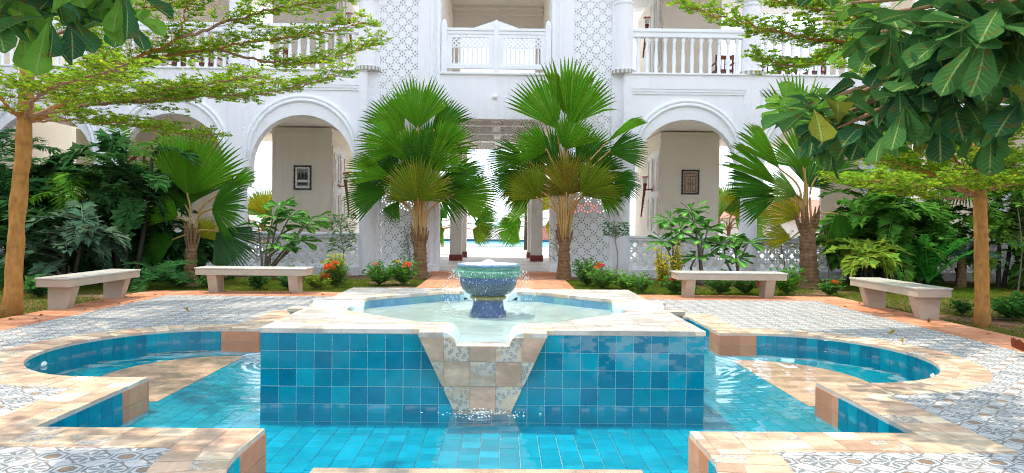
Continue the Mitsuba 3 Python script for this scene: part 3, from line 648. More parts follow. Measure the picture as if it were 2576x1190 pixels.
# upstairs furniture: red wooden chairs behind the balustrades
def chair(x, y, rz, label):
    k = thing('veranda_chair', label, 'chair', 'red wooden chairs on the upper veranda'); M = mv(x, y, 5.475, rz)
    put(k, 'seat', bx(-.27, .27, -.26, .26, .40, .45, .01), 'red_wood', M=M)
    put(k, 'backrest', cat([bx(-.27, .27, .24, .29, .72, .84, .01)]+[bx(-.22+i*.11-.015, -.22+i*.11+.015, .25, .28, .45, .73) for i in range(5)]), 'red_wood', M=M)
    for sx in (-1, 1):
        for sy in (-1, 1): put(k, 'leg', bx(sx*.24-.025, sx*.24+.025, sy*.23-.025, sy*.23+.025, 0, .41 if sy < 0 else .86), 'red_wood', M=M)
        put(k, 'armrest', bx(sx*.26-.03, sx*.26+.03, -.26, .26, .61, .65, .008), 'red_wood', M=M)
ORD = ('first', 'second', 'third', 'fourth')
for i, x in enumerate((-6.3, -7.6, -8.4, -9.2)): chair(x, 13.0, 180, f'{ORD[i]} red wooden chair from the middle, behind the upper left balusters')
for i, x in enumerate((6.5, 7.5, 8.35, 9.2)): chair(x, 13.0, 180, f'{ORD[i]} red wooden chair from the middle, behind the upper right balusters')
# staircase
st = thing('staircase', 'white staircase with a red wooden rail behind the dark palms', 'staircase')
put(st, 'flight', ext_y(Polygon([(-12.2, .1), (-12.2, 1.0), (-9.6, 3.1), (-9.6, 2.6), (-11.2, 1.0), (-11.2, .1)]), 13.4, 14.6), 'white_plaster')
put(st, 'handrail', tube([(-12.3, 13.4, 2.0), (-9.7, 13.4, 4.1)], .05, 8), 'red_wood')
for i in range(11):
    x = -12.2+i*.245; z = 1.0+(x+12.2)*.808
    put(st, 'spindle', bx(x-.022, x+.022, 13.38, 13.42, z-.05, z+1.02), 'red_wood')

# side wings closing the courtyard left and right
for s, lab in ((-1, 'white side wing closing the courtyard on the left'), (1, 'white side wing closing the courtyard on the right')):
    sw = thing('side_wing', lab, 'building'); sx = lambda a, b: sorted((s*a, s*b))
    put(sw, 'wall', bx(*sx(15.6, 16.0), -6, 19, -.1, 9.6), 'beige_plaster')
    put(sw, 'ceiling', bx(*sx(13.7, 15.6), -6, 11.0, 4.45, 5.4), 'white_plaster')
    put(sw, 'parapet', bx(*sx(13.75, 13.95), -6, 11.1, -.1, 1.0), 'white_plaster'); put(sw, 'rail', bx(*sx(13.68, 14.02), -6, 11.1, 1.0, 1.12, .012), 'white_trim')
    for i in range(5): put(sw, 'column', lathe([(0, -.05), (.26, -.05), (.26, .16), (.235, .19), (.22, 4.3), (.3, 4.42), (0, 4.44)], 24, (s*13.95, 9.4-i*3.4, 0)), 'white_plaster', 40)
# ---------------------------------------------------------------- foliage helpers
def leafmat(name, trans=.75, rough=.38, eta=1.45, fn=None):
    c = mikit.proc(fn) if fn else {'type': 'mesh_attribute', 'name': 'vertex_color'}
    scene['mat_'+name] = {'type': 'principledthin', 'base_color': c, 'roughness': rough, 'diff_trans': trans, 'eta': eta, 'spec_trans': 0.0}
leafmat('leaf', .8, .40); leafmat('leaf_thick', .35, .28)
def almond_fn(ca, cb):
  def fn(p, n, uv):
    c = mix(mi.Color3f(*ca), mi.Color3f(*cb), fbm(p.x*9, p.y*9, p.z*9, 3))
    u, v = uv.x, dr.abs(uv.y-.5)
    t = u*10-v*5; vein = smoothstep(.16, .04, dr.abs(t-dr.round(t)))*smoothstep(.5, .1, v)
    mid = smoothstep(.045, .015, v)
    c = mix(c, mi.Color3f(.26, .36, .12), dr.clip(vein*.32+mid*.85, 0, 1))
    return mix(c, mi.Color3f(.16, .09, .02), smoothstep(.72, .80, noise(p.x*26, p.y*26, p.z*26))*.4)
  return fn
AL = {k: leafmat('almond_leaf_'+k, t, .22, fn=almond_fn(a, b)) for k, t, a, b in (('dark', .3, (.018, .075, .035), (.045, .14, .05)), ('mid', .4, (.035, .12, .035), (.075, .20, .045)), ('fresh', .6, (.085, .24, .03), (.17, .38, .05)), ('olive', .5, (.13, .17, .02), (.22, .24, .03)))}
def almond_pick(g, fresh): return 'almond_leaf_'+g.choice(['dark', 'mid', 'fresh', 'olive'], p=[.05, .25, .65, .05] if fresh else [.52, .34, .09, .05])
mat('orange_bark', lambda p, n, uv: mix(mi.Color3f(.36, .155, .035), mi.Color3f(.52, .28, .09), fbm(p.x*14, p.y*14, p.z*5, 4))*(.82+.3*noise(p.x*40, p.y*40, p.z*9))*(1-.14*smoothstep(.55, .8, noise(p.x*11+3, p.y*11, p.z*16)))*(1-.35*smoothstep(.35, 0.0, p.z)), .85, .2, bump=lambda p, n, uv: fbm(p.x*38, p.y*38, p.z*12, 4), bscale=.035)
mat('branch_bark', lambda p, n, uv: mix(mi.Color3f(.20, .11, .06), mi.Color3f(.36, .22, .13), fbm(p.x*20, p.y*20, p.z*20, 3)), .85, .2)
mat('palm_bark', lambda p, n, uv: mix(mi.Color3f(.10, .055, .03), mi.Color3f(.30, .19, .10), fbm(p.x*22, p.y*22, p.z*7, 4))*(.75+.35*dr.abs(dr.sin(p.z*38+2*noise(p.x*9, p.y*9, p.z*3)))), .9, .1, bump=lambda p, n, uv: fbm(p.x*30, p.y*30, p.z*12, 3), bscale=.03)
mat('petiole', lambda p, n, uv: mix(mi.Color3f(.30, .155, .045), mi.Color3f(.36, .26, .08), fbm(p.x*6, p.y*6, p.z*3, 3)), .5)
mat('grey_stem', lambda p, n, uv: mi.Color3f(.24, .20, .16)*(.7+.6*fbm(p.x*20, p.y*20, p.z*12, 3)), .85)
mat('dark_stem', (.05, .045, .03), .85)
mat('green_stem', (.14, .17, .06), .6)
mat('flower_red', (.65, .035, .02), .5)
mat('flower_orange', (.75, .16, .02), .5)
mat('flower_yellow', (.72, .50, .03), .5)
def unit(v): v = np.asarray(v, float); return v/(np.linalg.norm(v)+1e-12)
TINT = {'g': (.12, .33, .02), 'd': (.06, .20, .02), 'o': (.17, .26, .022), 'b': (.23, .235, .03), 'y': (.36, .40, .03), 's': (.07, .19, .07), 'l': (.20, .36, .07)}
def fan_leaf(hub, ang, tilt, face, R, spread, tint, nseg=None, seed=0):
    """A pleated fan blade: ang is its direction in the x-z plane (90 = up), tilt leans it to the front, face turns it about its own axis."""
    g = np.random.default_rng(seed)
    a = math.radians(ang); t = math.radians(tilt)
    ax = np.array([math.cos(a)*math.cos(t), -math.sin(t), math.sin(a)*math.cos(t)])
    nrm = np.array([0, -1., 0]); nrm = unit(nrm-ax*(nrm@ax)); lat = np.cross(ax, nrm)
    fr = math.radians(face); nrm, lat = math.cos(fr)*nrm+math.sin(fr)*lat, math.cos(fr)*lat-math.sin(fr)*nrm
    S = math.radians(spread); n = nseg or max(14, int(spread/88*46)); V, F, Cc = [], [], []
    rs = [.03, .38, .70, .88, 1.0]; base = np.array(TINT[tint])
    for i in range(n):
        p0, p1 = -S+2*S*i/n, -S+2*S*(i+1)/n; pm = (p0+p1)/2
        Rm = R*(1-.24*(abs(pm)/max(S, 1.2))**2)*g.uniform(.95, 1.03); tipb = g.uniform(-.03, .03); o = len(V); drp = g.uniform(0, .05)+(g.uniform(.15, .5) if g.random() < .10 else 0)
        col = base*g.uniform(.82, 1.18)*np.array([g.uniform(.85, 1.25), 1, 1])
        for k, rr in enumerate(rs):
            w = 1 if rr <= .70 else (1-(rr-.70)/.30)*.80+.05
            for q, (ph, off) in enumerate(((pm-(pm-p0)*w, 0), (pm, 1), (pm+(p1-pm)*w, 0))):
                r = rr*Rm; ph = ph+tipb*max(0, rr-.6)
                pt = np.array(hub)+ax*(r*math.cos(ph))+lat*(r*math.sin(ph))
                pt = pt+nrm*((off*.030*R if rr < 1 else 0)*min(1, rr*2)-.11*R*math.sin(ph)**2*rr-.10*R*rr*rr)-np.array([0, 0, (drp+.06)*R*max(0, rr-.5)**2*2])
                V.append(pt)
                edge = max(0, (rr-.8)/.2)
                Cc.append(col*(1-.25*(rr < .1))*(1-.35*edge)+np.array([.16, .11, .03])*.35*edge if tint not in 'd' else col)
        for k in range(len(rs)-1):
            b = o+3*k
            F += [(b, b+1, b+4), (b, b+4, b+3), (b+1, b+2, b+5), (b+1, b+5, b+4)]
    return trimesh.Trimesh(np.array(V), np.array(F), process=False), np.clip(np.array(Cc), .003, 1)
def fan_palm(label, data, group, seed=0, thick=.5):
    base, top, tr, leaves = data; tr = tr*thick; k = thing('fan_palm', label, 'palm', group); g = np.random.default_rng(seed)
    base, top = np.array(base), np.array(top); H = top[2]-base[2]
    zs = np.linspace(-.05, 1, 26); pts = base+(top-base)*zs[:, None]; pts[:, 2] = base[2]+H*zs
    rad = tr*(1.05-.25*zs)*(1+.10*np.sin(np.arange(26)*2.1))+.25*tr*np.exp(-zs*6)
    m = tube(pts, rad, 16); m.vertices += (meshkit.fbm(m.vertices*np.array([14, 14, 9]), 3)[:, None]-.5)*.10*tr*4*np.array([1, 1, .3])
    put(k, 'trunk', m, 'palm_bark', True)
    boots = []
    for i in range(14):
        a = g.uniform(0, 6.28); z0 = top[2]-g.uniform(0, .3); d = np.array([math.cos(a), math.sin(a), 0])
        boots.append(tube([np.array([top[0], top[1], z0])+d*tr*.6, np.array([top[0], top[1], z0+.22])+d*tr*1.1, np.array([top[0], top[1], z0+.42])+d*tr*1.35], [.035, .026, .016], 6))
    put(k, 'leaf_bases', cat(boots), 'palm_bark', True, kind='stuff')
    crown = top+np.array([0, 0, -.05])
    for i, L in enumerate(leaves):
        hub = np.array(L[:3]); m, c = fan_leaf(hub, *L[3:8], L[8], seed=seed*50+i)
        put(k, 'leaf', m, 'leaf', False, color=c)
        a = math.radians(L[3]); d = hub-crown; mid = crown+d*np.array([.3, .3, .58])+np.array([0, 0, .10])
        st = crown+unit(d*np.array([1, 1, 0])+1e-6)*tr*.5
        put(k, 'leaf_stalk', tube(spline([st, mid, hub, hub+np.array([math.cos(a), 0, math.sin(a)])*.06], 5), np.linspace(.028, .014, 16), 6), 'petiole', True)
    return k
def rand_fans(base, h, R, n, seed, tints='gdyl'):
    g = np.random.default_rng(seed); L = []; top = np.array(base)+np.array([g.uniform(-.1, .1), 0, h])
    for i in range(n):
        ang = g.uniform(-35, 215) if i else 85; rr = g.uniform(.45, .75)*R; a = math.radians(ang)
        hub = top+np.array([math.cos(a)*rr, g.uniform(-.4, .4), math.sin(a)*rr*.7+.2])
        L.append((*hub, ang+g.uniform(-15, 15), g.uniform(-20, 30), g.uniform(-40, 40), R*g.uniform(.8, 1.1), g.uniform(45, 85), tints[g.integers(len(tints))]))
    return (tuple(base), tuple(top), .11, L)
def frond(start, az, el, L, droop, nl, ll, lw, tint, g, vee=.5, fish=False, jit=.15, start_t=.12):
    """A pinnate frond: a curved rachis with two rows of leaflets."""
    n = 14; t = np.linspace(0, 1, n); e = math.radians(el)-t*math.radians(droop)
    steps = np.stack([np.cos(e), np.sin(e)], 1)*L/n; hz = np.array([math.cos(az), math.sin(az), 0])
    P = np.array(start)+np.vstack([[0, 0, 0], np.cumsum(steps[:-1, :1]*hz+steps[:-1, 1:]*np.array([0, 0, 1]), 0)])
    V, F, Cc = [], [], []; base = np.array(tint)
    for k in range(nl):
        tt = start_t+(1-start_t)*(k+.5)/nl; x = tt*(n-1); i = min(int(x), n-2); p = P[i]+(P[i+1]-P[i])*(x-i); d = unit(P[i+1]-P[i])
        side = unit(np.cross(d, [0, 0, 1])+1e-6); up = np.cross(side, d)
        for s in (-1, 1):
            l = ll*(math.sin(math.pi*(.12+.80*tt))**.6)*g.uniform(.85, 1.15)
            dirv = unit(d*g.uniform(.35, .65)+s*side*1.0+up*(vee+g.normal(0, jit))); wv = unit(np.cross(dirv, up+.25*g.normal(size=3)))*lw*g.uniform(.8, 1.2)
            sag = np.array([0, 0, -1])*l*g.uniform(.12, .38); o = len(V); col = base*g.uniform(.65, 1.35)*np.array([g.uniform(.8, 1.3), 1, 1])
            if fish:
                V += [p, p+dirv*l*.45+wv*.6+sag*.25, p+dirv*l*.45-wv*.6+sag*.25, p+dirv*l*.95+wv*1.35+sag, p+dirv*l*.8+sag*.7, p+dirv*l*1.05-wv*1.0+sag]
                F += [(o, o+1, o+2), (o+1, o+3, o+4), (o+1, o+4, o+2), (o+2, o+4, o+5)]; Cc += [col]*6
            else:
                V += [p, p+dirv*l*.4+wv*.5+sag*.2, p+dirv*l*.4-wv*.5+sag*.2, p+dirv*l+sag]
                F += [(o, o+1, o+2), (o+1, o+3, o+2)]; Cc += [col]*4
    r = tube(P, np.linspace(.016, .004, n), 4); o = len(V)
    V = np.vstack([np.array(V), r.vertices]); F = np.vstack([np.array(F), r.faces+o]); Cc = np.vstack([np.array(Cc), np.tile(base*1.6+.02, (len(r.vertices), 1))])
    return trimesh.Trimesh(V, F, process=False), np.clip(Cc, .003, 1)
def pinnate(label, name, catg, base, stems, n, L, el, droop, nl, ll, lw, tint, seed, group=None, fish=False, vee=.4, az=None, trunk=.05, bsdf='leaf', bark='dark_stem'):
    """stems: list of (dx, dy, height). Fronds sprout along the upper part of each stem."""
    k = thing(name, label, catg, group); g = np.random.default_rng(seed)
    for dx, dy, h in stems:
        b = np.array(base)+np.array([dx*.3, dy*.3, -.05]); t = np.array(base)+np.array([dx, dy, h])
        if h > .15: put(k, 'stem', tube(spline([b, (b+t)/2+np.array([dx, dy, 0])*.1, t], 6), np.linspace(trunk, trunk*.6, 13), 8), bark, True)
        for i in range(n):
            a = (az if az is not None else 0)+2*math.pi*(i/n)+g.uniform(-.35, .35); f = 1-.45*g.random()*(h > .8)
            m, c = frond(b+(t-b)*f, a, g.uniform(*el), L*g.uniform(.75, 1.15), g.uniform(*droop), nl, ll, lw, np.array(tint)*g.uniform(.75, 1.25), g, vee, fish)
            put(k, 'frond', m, bsdf, False, color=c)
    return k
def leaf_cloud(P, N, up, length, width, base, g, bend=.2, var=.35):
    """Many small leaves: P positions, N outward directions; two quads folded along the middle."""
    n = len(P); d = N/(np.linalg.norm(N, axis=1, keepdims=True)+1e-9)
    w = np.cross(d, up+.5*g.normal(size=(n, 3))); w /= np.linalg.norm(w, axis=1, keepdims=True)+1e-9
    nn = np.cross(w, d); l = length*g.uniform(.7, 1.25, (n, 1)); ww = width*g.uniform(.8, 1.2, (n, 1))
    V = np.stack([P, P+d*l*.62+w*ww*.5, P+d*l-nn*l*bend*.6, P+d*l*.62-w*ww*.5, P+d*l*.5-nn*l*.08], 1).reshape(-1, 3)
    o = np.arange(n)[:, None]*5; F = np.concatenate([o+np.array([[0, 1, 4]]), o+np.array([[1, 2, 4]]), o+np.array([[2, 3, 4]]), o+np.array([[3, 0, 4]])], 0)
    col = np.array(base)*(1-var+2*var*g.random((n, 1)))*np.stack([g.uniform(.75, 1.35, n), np.ones(n), np.ones(n)], 1)
    return trimesh.Trimesh(V, F, process=False), np.repeat(np.clip(col, .003, 1), 5, 0)
def layered_tree(label, trunk, branches, seed, dens=1.0, base=(.19, .35, .03), warm=.12, llen=.052):
    k = thing('shade_tree', label, 'tree'); g = np.random.default_rng(seed)
    r, P = trunk; pts = spline(P, 10); rad = np.linspace(r, r*.72, len(pts)); rad[:4] *= [1.22, 1.14, 1.07, 1.03]
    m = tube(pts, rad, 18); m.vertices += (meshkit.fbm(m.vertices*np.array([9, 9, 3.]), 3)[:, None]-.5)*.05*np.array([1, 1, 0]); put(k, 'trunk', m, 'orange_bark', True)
    LP, LN, tw = [], [], []
    for r, P in branches:
        pts = spline(P, 9); n = len(pts); pts[2:] += g.normal(0, .012, (n-2, 3)); seg = np.r_[0, np.cumsum(np.linalg.norm(np.diff(pts, axis=0), axis=1))]; Lb = seg[-1]
        put(k, 'branch', tube(pts, np.linspace(r*.66, .005, n), 8), 'orange_bark' if r > .045 else 'branch_bark', True)
        s = .22*Lb if Lb > 2 else .1
        while s < Lb:
            f = s/Lb; p = np.array([np.interp(s, seg, pts[:, c]) for c in range(3)]); q = np.array([np.interp(min(s+.2, Lb+.01), seg, pts[:, c]) for c in range(3)]); d = unit(q-p+1e-6)
            for sd in (-1, 1):
                lt = g.uniform(.25, .75)*(1.25-.75*f)*min(1, .5+f*1.5); out = unit(np.cross(d, [0, 0, 1]))*sd
                dv = unit(out*g.uniform(.5, 1.1)+d*g.uniform(.5, .9)+np.array([0, 0, g.uniform(-.12, .34)]))
                e = p+dv*lt+np.array([0, 0, .05*lt]); tw.append(tube([p, p+dv*lt*.5+g.normal(0, .015, 3), e], [.005, .0035, .002], 3))
                for c in np.arange(.10, lt, .055/dens):
                    if f < .3 and c/lt < .35: continue
                    pc = p+dv*c+g.normal(0, .012, 3)
                    if g.random() < .35:
                        e2 = pc+unit(g.normal(size=3)*np.array([1, 1, .35]))*.1; tw.append(tube([pc, e2], [.002, .0015], 3)); pc = e2
                    nl = g.integers(4, 7); a = g.uniform(0, 6.28)+np.arange(nl)*6.28/nl
                    LP.append(np.tile(pc, (nl, 1))); LN.append(np.stack([np.cos(a), np.sin(a), g.uniform(.1, .7, nl)], 1))
            s += g.uniform(.07, .13)/dens
    LP, LN = np.vstack(LP), np.vstack(LN)
    put(k, 'twigs', cat(tw), 'branch_bark', True, kind='stuff')
    m, c = leaf_cloud(LP, LN, np.array([0, 0, 1.]), llen, llen*.6, base, g, var=.4)
    ye = np.repeat(g.random(len(LP)) < warm, 5); c[ye] = c[ye]*np.array([2.1, 1.35, .9])
    put(k, 'crown', m, 'leaf', False, color=c, kind='stuff')
    return k
def almond_leaf(L, W, droop, cup, g):
    us = np.array([0, .08, .25, .45, .65, .82, .94, 1.0]); ws = np.array([.02, .10, .28, .52, .84, 1.0, .78, .06])*W/2; vs = (-1, -.5, 0, .5, 1); V, U = [], []
    e = 0; pos = np.array([0., 0, 0]); prev = 0; wob = g.uniform(-.2, .2)
    for u, w in zip(us, ws):
        e = -droop*u; pos = pos+np.array([math.cos(e), 0, math.sin(e)])*L*(u-prev); prev = u
        for v in vs: V.append(pos+np.array([0, v*w, (abs(v)**1.5)*cup*w+.22*abs(v)*w+.012*L*math.sin(u*20+v*3+wob*9)*abs(v)]+np.array([0, 0, 0]))+np.array([0, 0, wob*w*v*.5])); U.append((u, v/2*.98+.5))
    F = []
    for i in range(len(us)-1):
        for j in range(4):
            a = i*5+j; F += [(a, a+5, a+6), (a, a+6, a+1)]
    return np.array(V), np.array(F), np.array(U)
def rosette(c, leaf, n, g, hang=.5, out=None):
    """Leaf meshes (vertices, faces, uv) round a shoot tip at c, as the almond tree and frangipani carry them."""
    res = []; a0 = g.uniform(0, 6.28)
    for i in range(n):
        az = a0+i*2.4; el = math.radians(g.uniform(35, 60)-hang*g.uniform(60, 130)*(1 if i > 1 else .2))
        V, F, U = almond_leaf(leaf*g.uniform(.7, 1.15), leaf*g.uniform(.46, .60), g.uniform(.15, .8), g.uniform(-.1, .45), g)
        roll = g.uniform(-.5, .5); ca, sa, ce, se = math.cos(az), math.sin(az), math.cos(el), math.sin(el)
        X = np.array([ca*ce, sa*ce, se]); Y = np.array([-sa, ca, 0]); Z = np.cross(X, Y); Y2, Z2 = Y*math.cos(roll)+Z*math.sin(roll), Z*math.cos(roll)-Y*math.sin(roll)
        res.append((np.array(c)+X*.03+V[:, :1]*X+V[:, 1:2]*Y2+V[:, 2:]*Z2, F, U))
    return res
def join(ms):
    o, V, F, U = 0, [], [], []
    for v, f, u in ms: V.append(v); F.append(f+o); U.append(u); o += len(v)
    return trimesh.Trimesh(np.vstack(V), np.vstack(F), process=False), np.vstack(U)
# measured plant skeletons, world metres
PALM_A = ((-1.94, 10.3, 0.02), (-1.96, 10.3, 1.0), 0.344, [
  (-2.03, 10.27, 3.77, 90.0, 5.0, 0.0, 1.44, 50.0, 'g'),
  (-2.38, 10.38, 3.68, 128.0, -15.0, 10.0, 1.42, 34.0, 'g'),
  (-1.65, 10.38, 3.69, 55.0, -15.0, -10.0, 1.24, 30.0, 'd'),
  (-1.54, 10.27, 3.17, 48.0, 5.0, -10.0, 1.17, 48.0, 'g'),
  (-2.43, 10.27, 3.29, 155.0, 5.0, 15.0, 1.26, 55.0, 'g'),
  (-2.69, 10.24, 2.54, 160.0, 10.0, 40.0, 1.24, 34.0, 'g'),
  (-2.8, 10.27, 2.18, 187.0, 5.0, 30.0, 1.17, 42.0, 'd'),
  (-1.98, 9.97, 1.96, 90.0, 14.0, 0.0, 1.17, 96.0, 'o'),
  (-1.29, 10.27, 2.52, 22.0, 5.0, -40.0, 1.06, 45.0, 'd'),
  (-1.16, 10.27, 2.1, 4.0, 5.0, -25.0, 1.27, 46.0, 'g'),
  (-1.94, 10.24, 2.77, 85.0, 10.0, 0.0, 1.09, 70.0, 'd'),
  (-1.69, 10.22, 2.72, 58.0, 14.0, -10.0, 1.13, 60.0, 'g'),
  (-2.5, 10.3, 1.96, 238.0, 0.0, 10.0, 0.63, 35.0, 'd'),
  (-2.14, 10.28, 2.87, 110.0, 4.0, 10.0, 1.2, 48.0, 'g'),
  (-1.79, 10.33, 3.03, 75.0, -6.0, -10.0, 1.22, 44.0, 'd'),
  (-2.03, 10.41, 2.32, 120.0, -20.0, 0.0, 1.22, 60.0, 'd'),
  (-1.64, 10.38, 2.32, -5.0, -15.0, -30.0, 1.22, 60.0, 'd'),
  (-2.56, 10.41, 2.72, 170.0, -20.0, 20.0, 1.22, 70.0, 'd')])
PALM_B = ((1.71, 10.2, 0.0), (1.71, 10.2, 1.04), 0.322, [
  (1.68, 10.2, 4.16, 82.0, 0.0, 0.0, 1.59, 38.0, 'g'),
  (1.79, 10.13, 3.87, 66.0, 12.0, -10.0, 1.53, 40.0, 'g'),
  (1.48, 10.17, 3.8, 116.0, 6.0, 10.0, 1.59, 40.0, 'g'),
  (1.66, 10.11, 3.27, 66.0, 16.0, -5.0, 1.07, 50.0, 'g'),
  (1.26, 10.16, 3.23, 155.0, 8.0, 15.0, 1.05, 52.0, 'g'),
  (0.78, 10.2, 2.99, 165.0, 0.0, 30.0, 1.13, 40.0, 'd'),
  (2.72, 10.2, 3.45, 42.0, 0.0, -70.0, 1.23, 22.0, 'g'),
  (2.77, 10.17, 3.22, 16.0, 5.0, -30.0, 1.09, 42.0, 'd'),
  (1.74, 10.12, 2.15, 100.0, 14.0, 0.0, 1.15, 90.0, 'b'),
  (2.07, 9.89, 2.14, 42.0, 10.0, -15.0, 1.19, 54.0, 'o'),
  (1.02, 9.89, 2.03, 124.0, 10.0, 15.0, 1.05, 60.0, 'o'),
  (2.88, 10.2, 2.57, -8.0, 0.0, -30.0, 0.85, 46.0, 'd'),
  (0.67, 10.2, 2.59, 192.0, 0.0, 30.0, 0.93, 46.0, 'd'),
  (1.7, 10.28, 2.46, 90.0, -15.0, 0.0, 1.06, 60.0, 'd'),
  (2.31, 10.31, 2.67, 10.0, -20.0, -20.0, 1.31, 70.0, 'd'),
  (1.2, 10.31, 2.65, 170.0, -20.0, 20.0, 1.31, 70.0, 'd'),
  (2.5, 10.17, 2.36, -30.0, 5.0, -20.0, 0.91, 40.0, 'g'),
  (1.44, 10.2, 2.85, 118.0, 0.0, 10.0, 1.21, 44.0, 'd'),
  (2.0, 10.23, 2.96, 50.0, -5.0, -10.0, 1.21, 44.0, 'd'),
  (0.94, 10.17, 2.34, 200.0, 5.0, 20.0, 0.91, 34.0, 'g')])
PALM_C = ((-6.85, 8.2, -0.0), (-6.83, 8.2, 1.0), 0.269, [
  (-6.91, 8.17, 1.96, 78.0, 5.0, 0.0, 1.7, 62.0, 'g'),
  (-6.12, 8.2, 2.04, 40.0, 0.0, -40.0, 0.9, 26.0, 'g'),
  (-6.33, 8.06, 1.67, 18.0, 25.0, -25.0, 1.09, 74.0, 'd'),
  (-6.24, 8.12, 1.17, -36.0, 15.0, -10.0, 1.11, 58.0, 's'),
  (-7.1, 8.17, 1.46, 152.0, 5.0, 25.0, 0.73, 44.0, 'g'),
  (-6.7, 8.28, 1.03, 50.0, -15.0, 0.0, 0.59, 60.0, 'y'),
  (-7.0, 8.31, 1.71, 110.0, -20.0, 0.0, 1.34, 70.0, 'd'),
  (-7.2, 8.2, 0.99, 200.0, 0.0, 20.0, 0.81, 40.0, 'd')])
PALM_D = ((7.29, 8.6, 0.01), (7.21, 8.6, 1.5), 0.331, [
  (6.94, 8.6, 3.57, 84.0, 0.0, 0.0, 1.49, 46.0, 'g'),
  (6.56, 8.6, 2.32, 140.0, 0.0, 30.0, 1.58, 20.0, 'g'),
  (6.51, 8.57, 2.21, 165.0, 5.0, 40.0, 1.3, 26.0, 'd'),
  (6.49, 8.57, 2.09, 187.0, 5.0, 30.0, 1.12, 36.0, 'd'),
  (7.07, 8.54, 2.74, 100.0, 10.0, 5.0, 1.15, 70.0, 'g'),
  (7.38, 8.57, 2.54, 16.0, 5.0, -40.0, 1.14, 34.0, 'd'),
  (7.08, 8.71, 1.61, 140.0, -20.0, 10.0, 0.92, 58.0, 'y'),
  (6.96, 8.54, 2.12, 155.0, 10.0, 20.0, 0.88, 40.0, 'l'),
  (7.86, 8.54, 1.72, -62.0, 10.0, -10.0, 0.72, 52.0, 'd'),
  (6.89, 8.71, 1.13, 168.0, -20.0, 10.0, 0.7, 44.0, 'y'),
  (6.55, 8.6, 2.74, 128.0, 0.0, 30.0, 1.38, 28.0, 'g'),
  (7.24, 8.71, 2.34, 60.0, -20.0, 0.0, 1.01, 60.0, 'd')])
TREE_A_TRUNK = [
  (0.115, [(-7.02, 2.6, -0.04), (-6.92, 2.6, 1.59), (-6.82, 2.6, 2.83), (-6.75, 2.6, 4.59), (-6.77, 2.7, 6.06)]),
]
TREE_A = [
  (0.065, [(-6.8, 2.6, 2.81), (-6.37, 2.5, 2.95), (-5.8, 2.3, 3.31), (-4.97, 2.0, 3.61), (-4.28, 1.8, 3.84), (-4.08, 1.7, 4.29), (-3.78, 1.6, 4.74)]),
  (0.050, [(-5.8, 2.3, 3.31), (-5.08, 2.2, 3.57), (-4.48, 2.1, 3.7), (-3.83, 2.0, 3.78), (-3.25, 1.9, 3.85), (-2.58, 1.8, 3.93), (-1.6, 1.7, 4.08)]),
  (0.040, [(-6.8, 2.6, 2.86), (-5.97, 2.3, 2.98), (-5.13, 2.0, 3.03), (-4.23, 1.8, 3.06), (-3.39, 1.7, 3.09), (-2.62, 1.6, 3.18), (-1.87, 1.5, 3.41)]),
  (0.030, [(-3.83, 2.0, 3.78), (-3.3, 2.2, 3.68), (-2.75, 2.4, 3.68), (-2.2, 2.5, 3.82), (-1.68, 2.5, 4.07)]),
  (0.025, [(-6.8, 2.6, 2.83), (-5.8, 2.2, 2.79), (-4.81, 1.9, 2.69), (-4.08, 1.7, 2.56), (-3.67, 1.6, 2.57)]),
  (0.050, [(-6.83, 2.6, 2.83), (-6.86, 2.3, 3.01), (-6.97, 2.0, 3.31), (-7.18, 1.7, 3.67)]),
  (0.040, [(-6.82, 2.6, 2.86), (-6.01, 1.6, 2.99), (-5.13, 0.6, 2.99), (-4.16, -0.3, 2.93), (-3.42, -1.0, 2.92)]),
  (0.040, [(-6.8, 2.6, 2.86), (-6.93, 3.6, 3.22), (-6.68, 4.4, 3.49), (-6.17, 5.0, 3.64), (-5.05, 5.4, 3.86), (-3.65, 5.6, 4.07)]),
  (0.040, [(-6.77, 2.6, 3.9), (-6.01, 2.2, 4.03), (-5.13, 2.0, 4.21), (-4.39, 1.8, 4.32), (-3.61, 1.7, 4.46)]),
  (0.035, [(-4.28, 1.8, 3.84), (-3.65, 1.8, 4.06), (-3.01, 1.8, 4.26), (-2.37, 1.8, 4.37), (-1.99, 1.8, 4.45)]),
  (0.030, [(-5.35, 2.4, 3.53), (-5.68, 2.6, 3.74), (-5.97, 2.8, 4.07), (-6.32, 3.0, 4.42)]),
  (0.030, [(-6.82, 2.6, 2.86), (-7.06, 3.4, 3.07), (-7.17, 4.2, 3.29), (-6.8, 4.6, 3.59), (-6.47, 4.9, 3.9)]),
  (0.030, [(-5.13, 2.0, 3.03), (-4.2, 1.4, 3.1), (-3.33, 1.0, 3.14), (-2.77, 0.8, 3.18)]),
]
TREE_A_TOP = [(.05, [(-7.0, 2.6, 4.6), (-6.2, 2.0, 5.0), (-5.2, 1.4, 5.3), (-4.2, .9, 5.4)]), (.05, [(-7.0, 2.6, 4.9), (-6.3, 3.3, 5.3), (-5.4, 4.2, 5.6), (-4.6, 4.9, 5.7)]), (.045, [(-7.0, 2.6, 5.2), (-6.0, 2.7, 5.7), (-4.9, 2.8, 6.0), (-4.0, 2.9, 6.1)]), (.045, [(-7.0, 2.6, 4.7), (-6.9, 1.5, 5.1), (-6.6, .3, 5.3), (-6.2, -.9, 5.4)]), (.045, [(-7.0, 2.6, 5.0), (-8.0, 2.4, 5.5), (-9.2, 2.2, 5.7)]), (.04, [(-7.0, 2.6, 5.0), (-6.6, 3.9, 5.4), (-6.4, 5.2, 5.6)])]
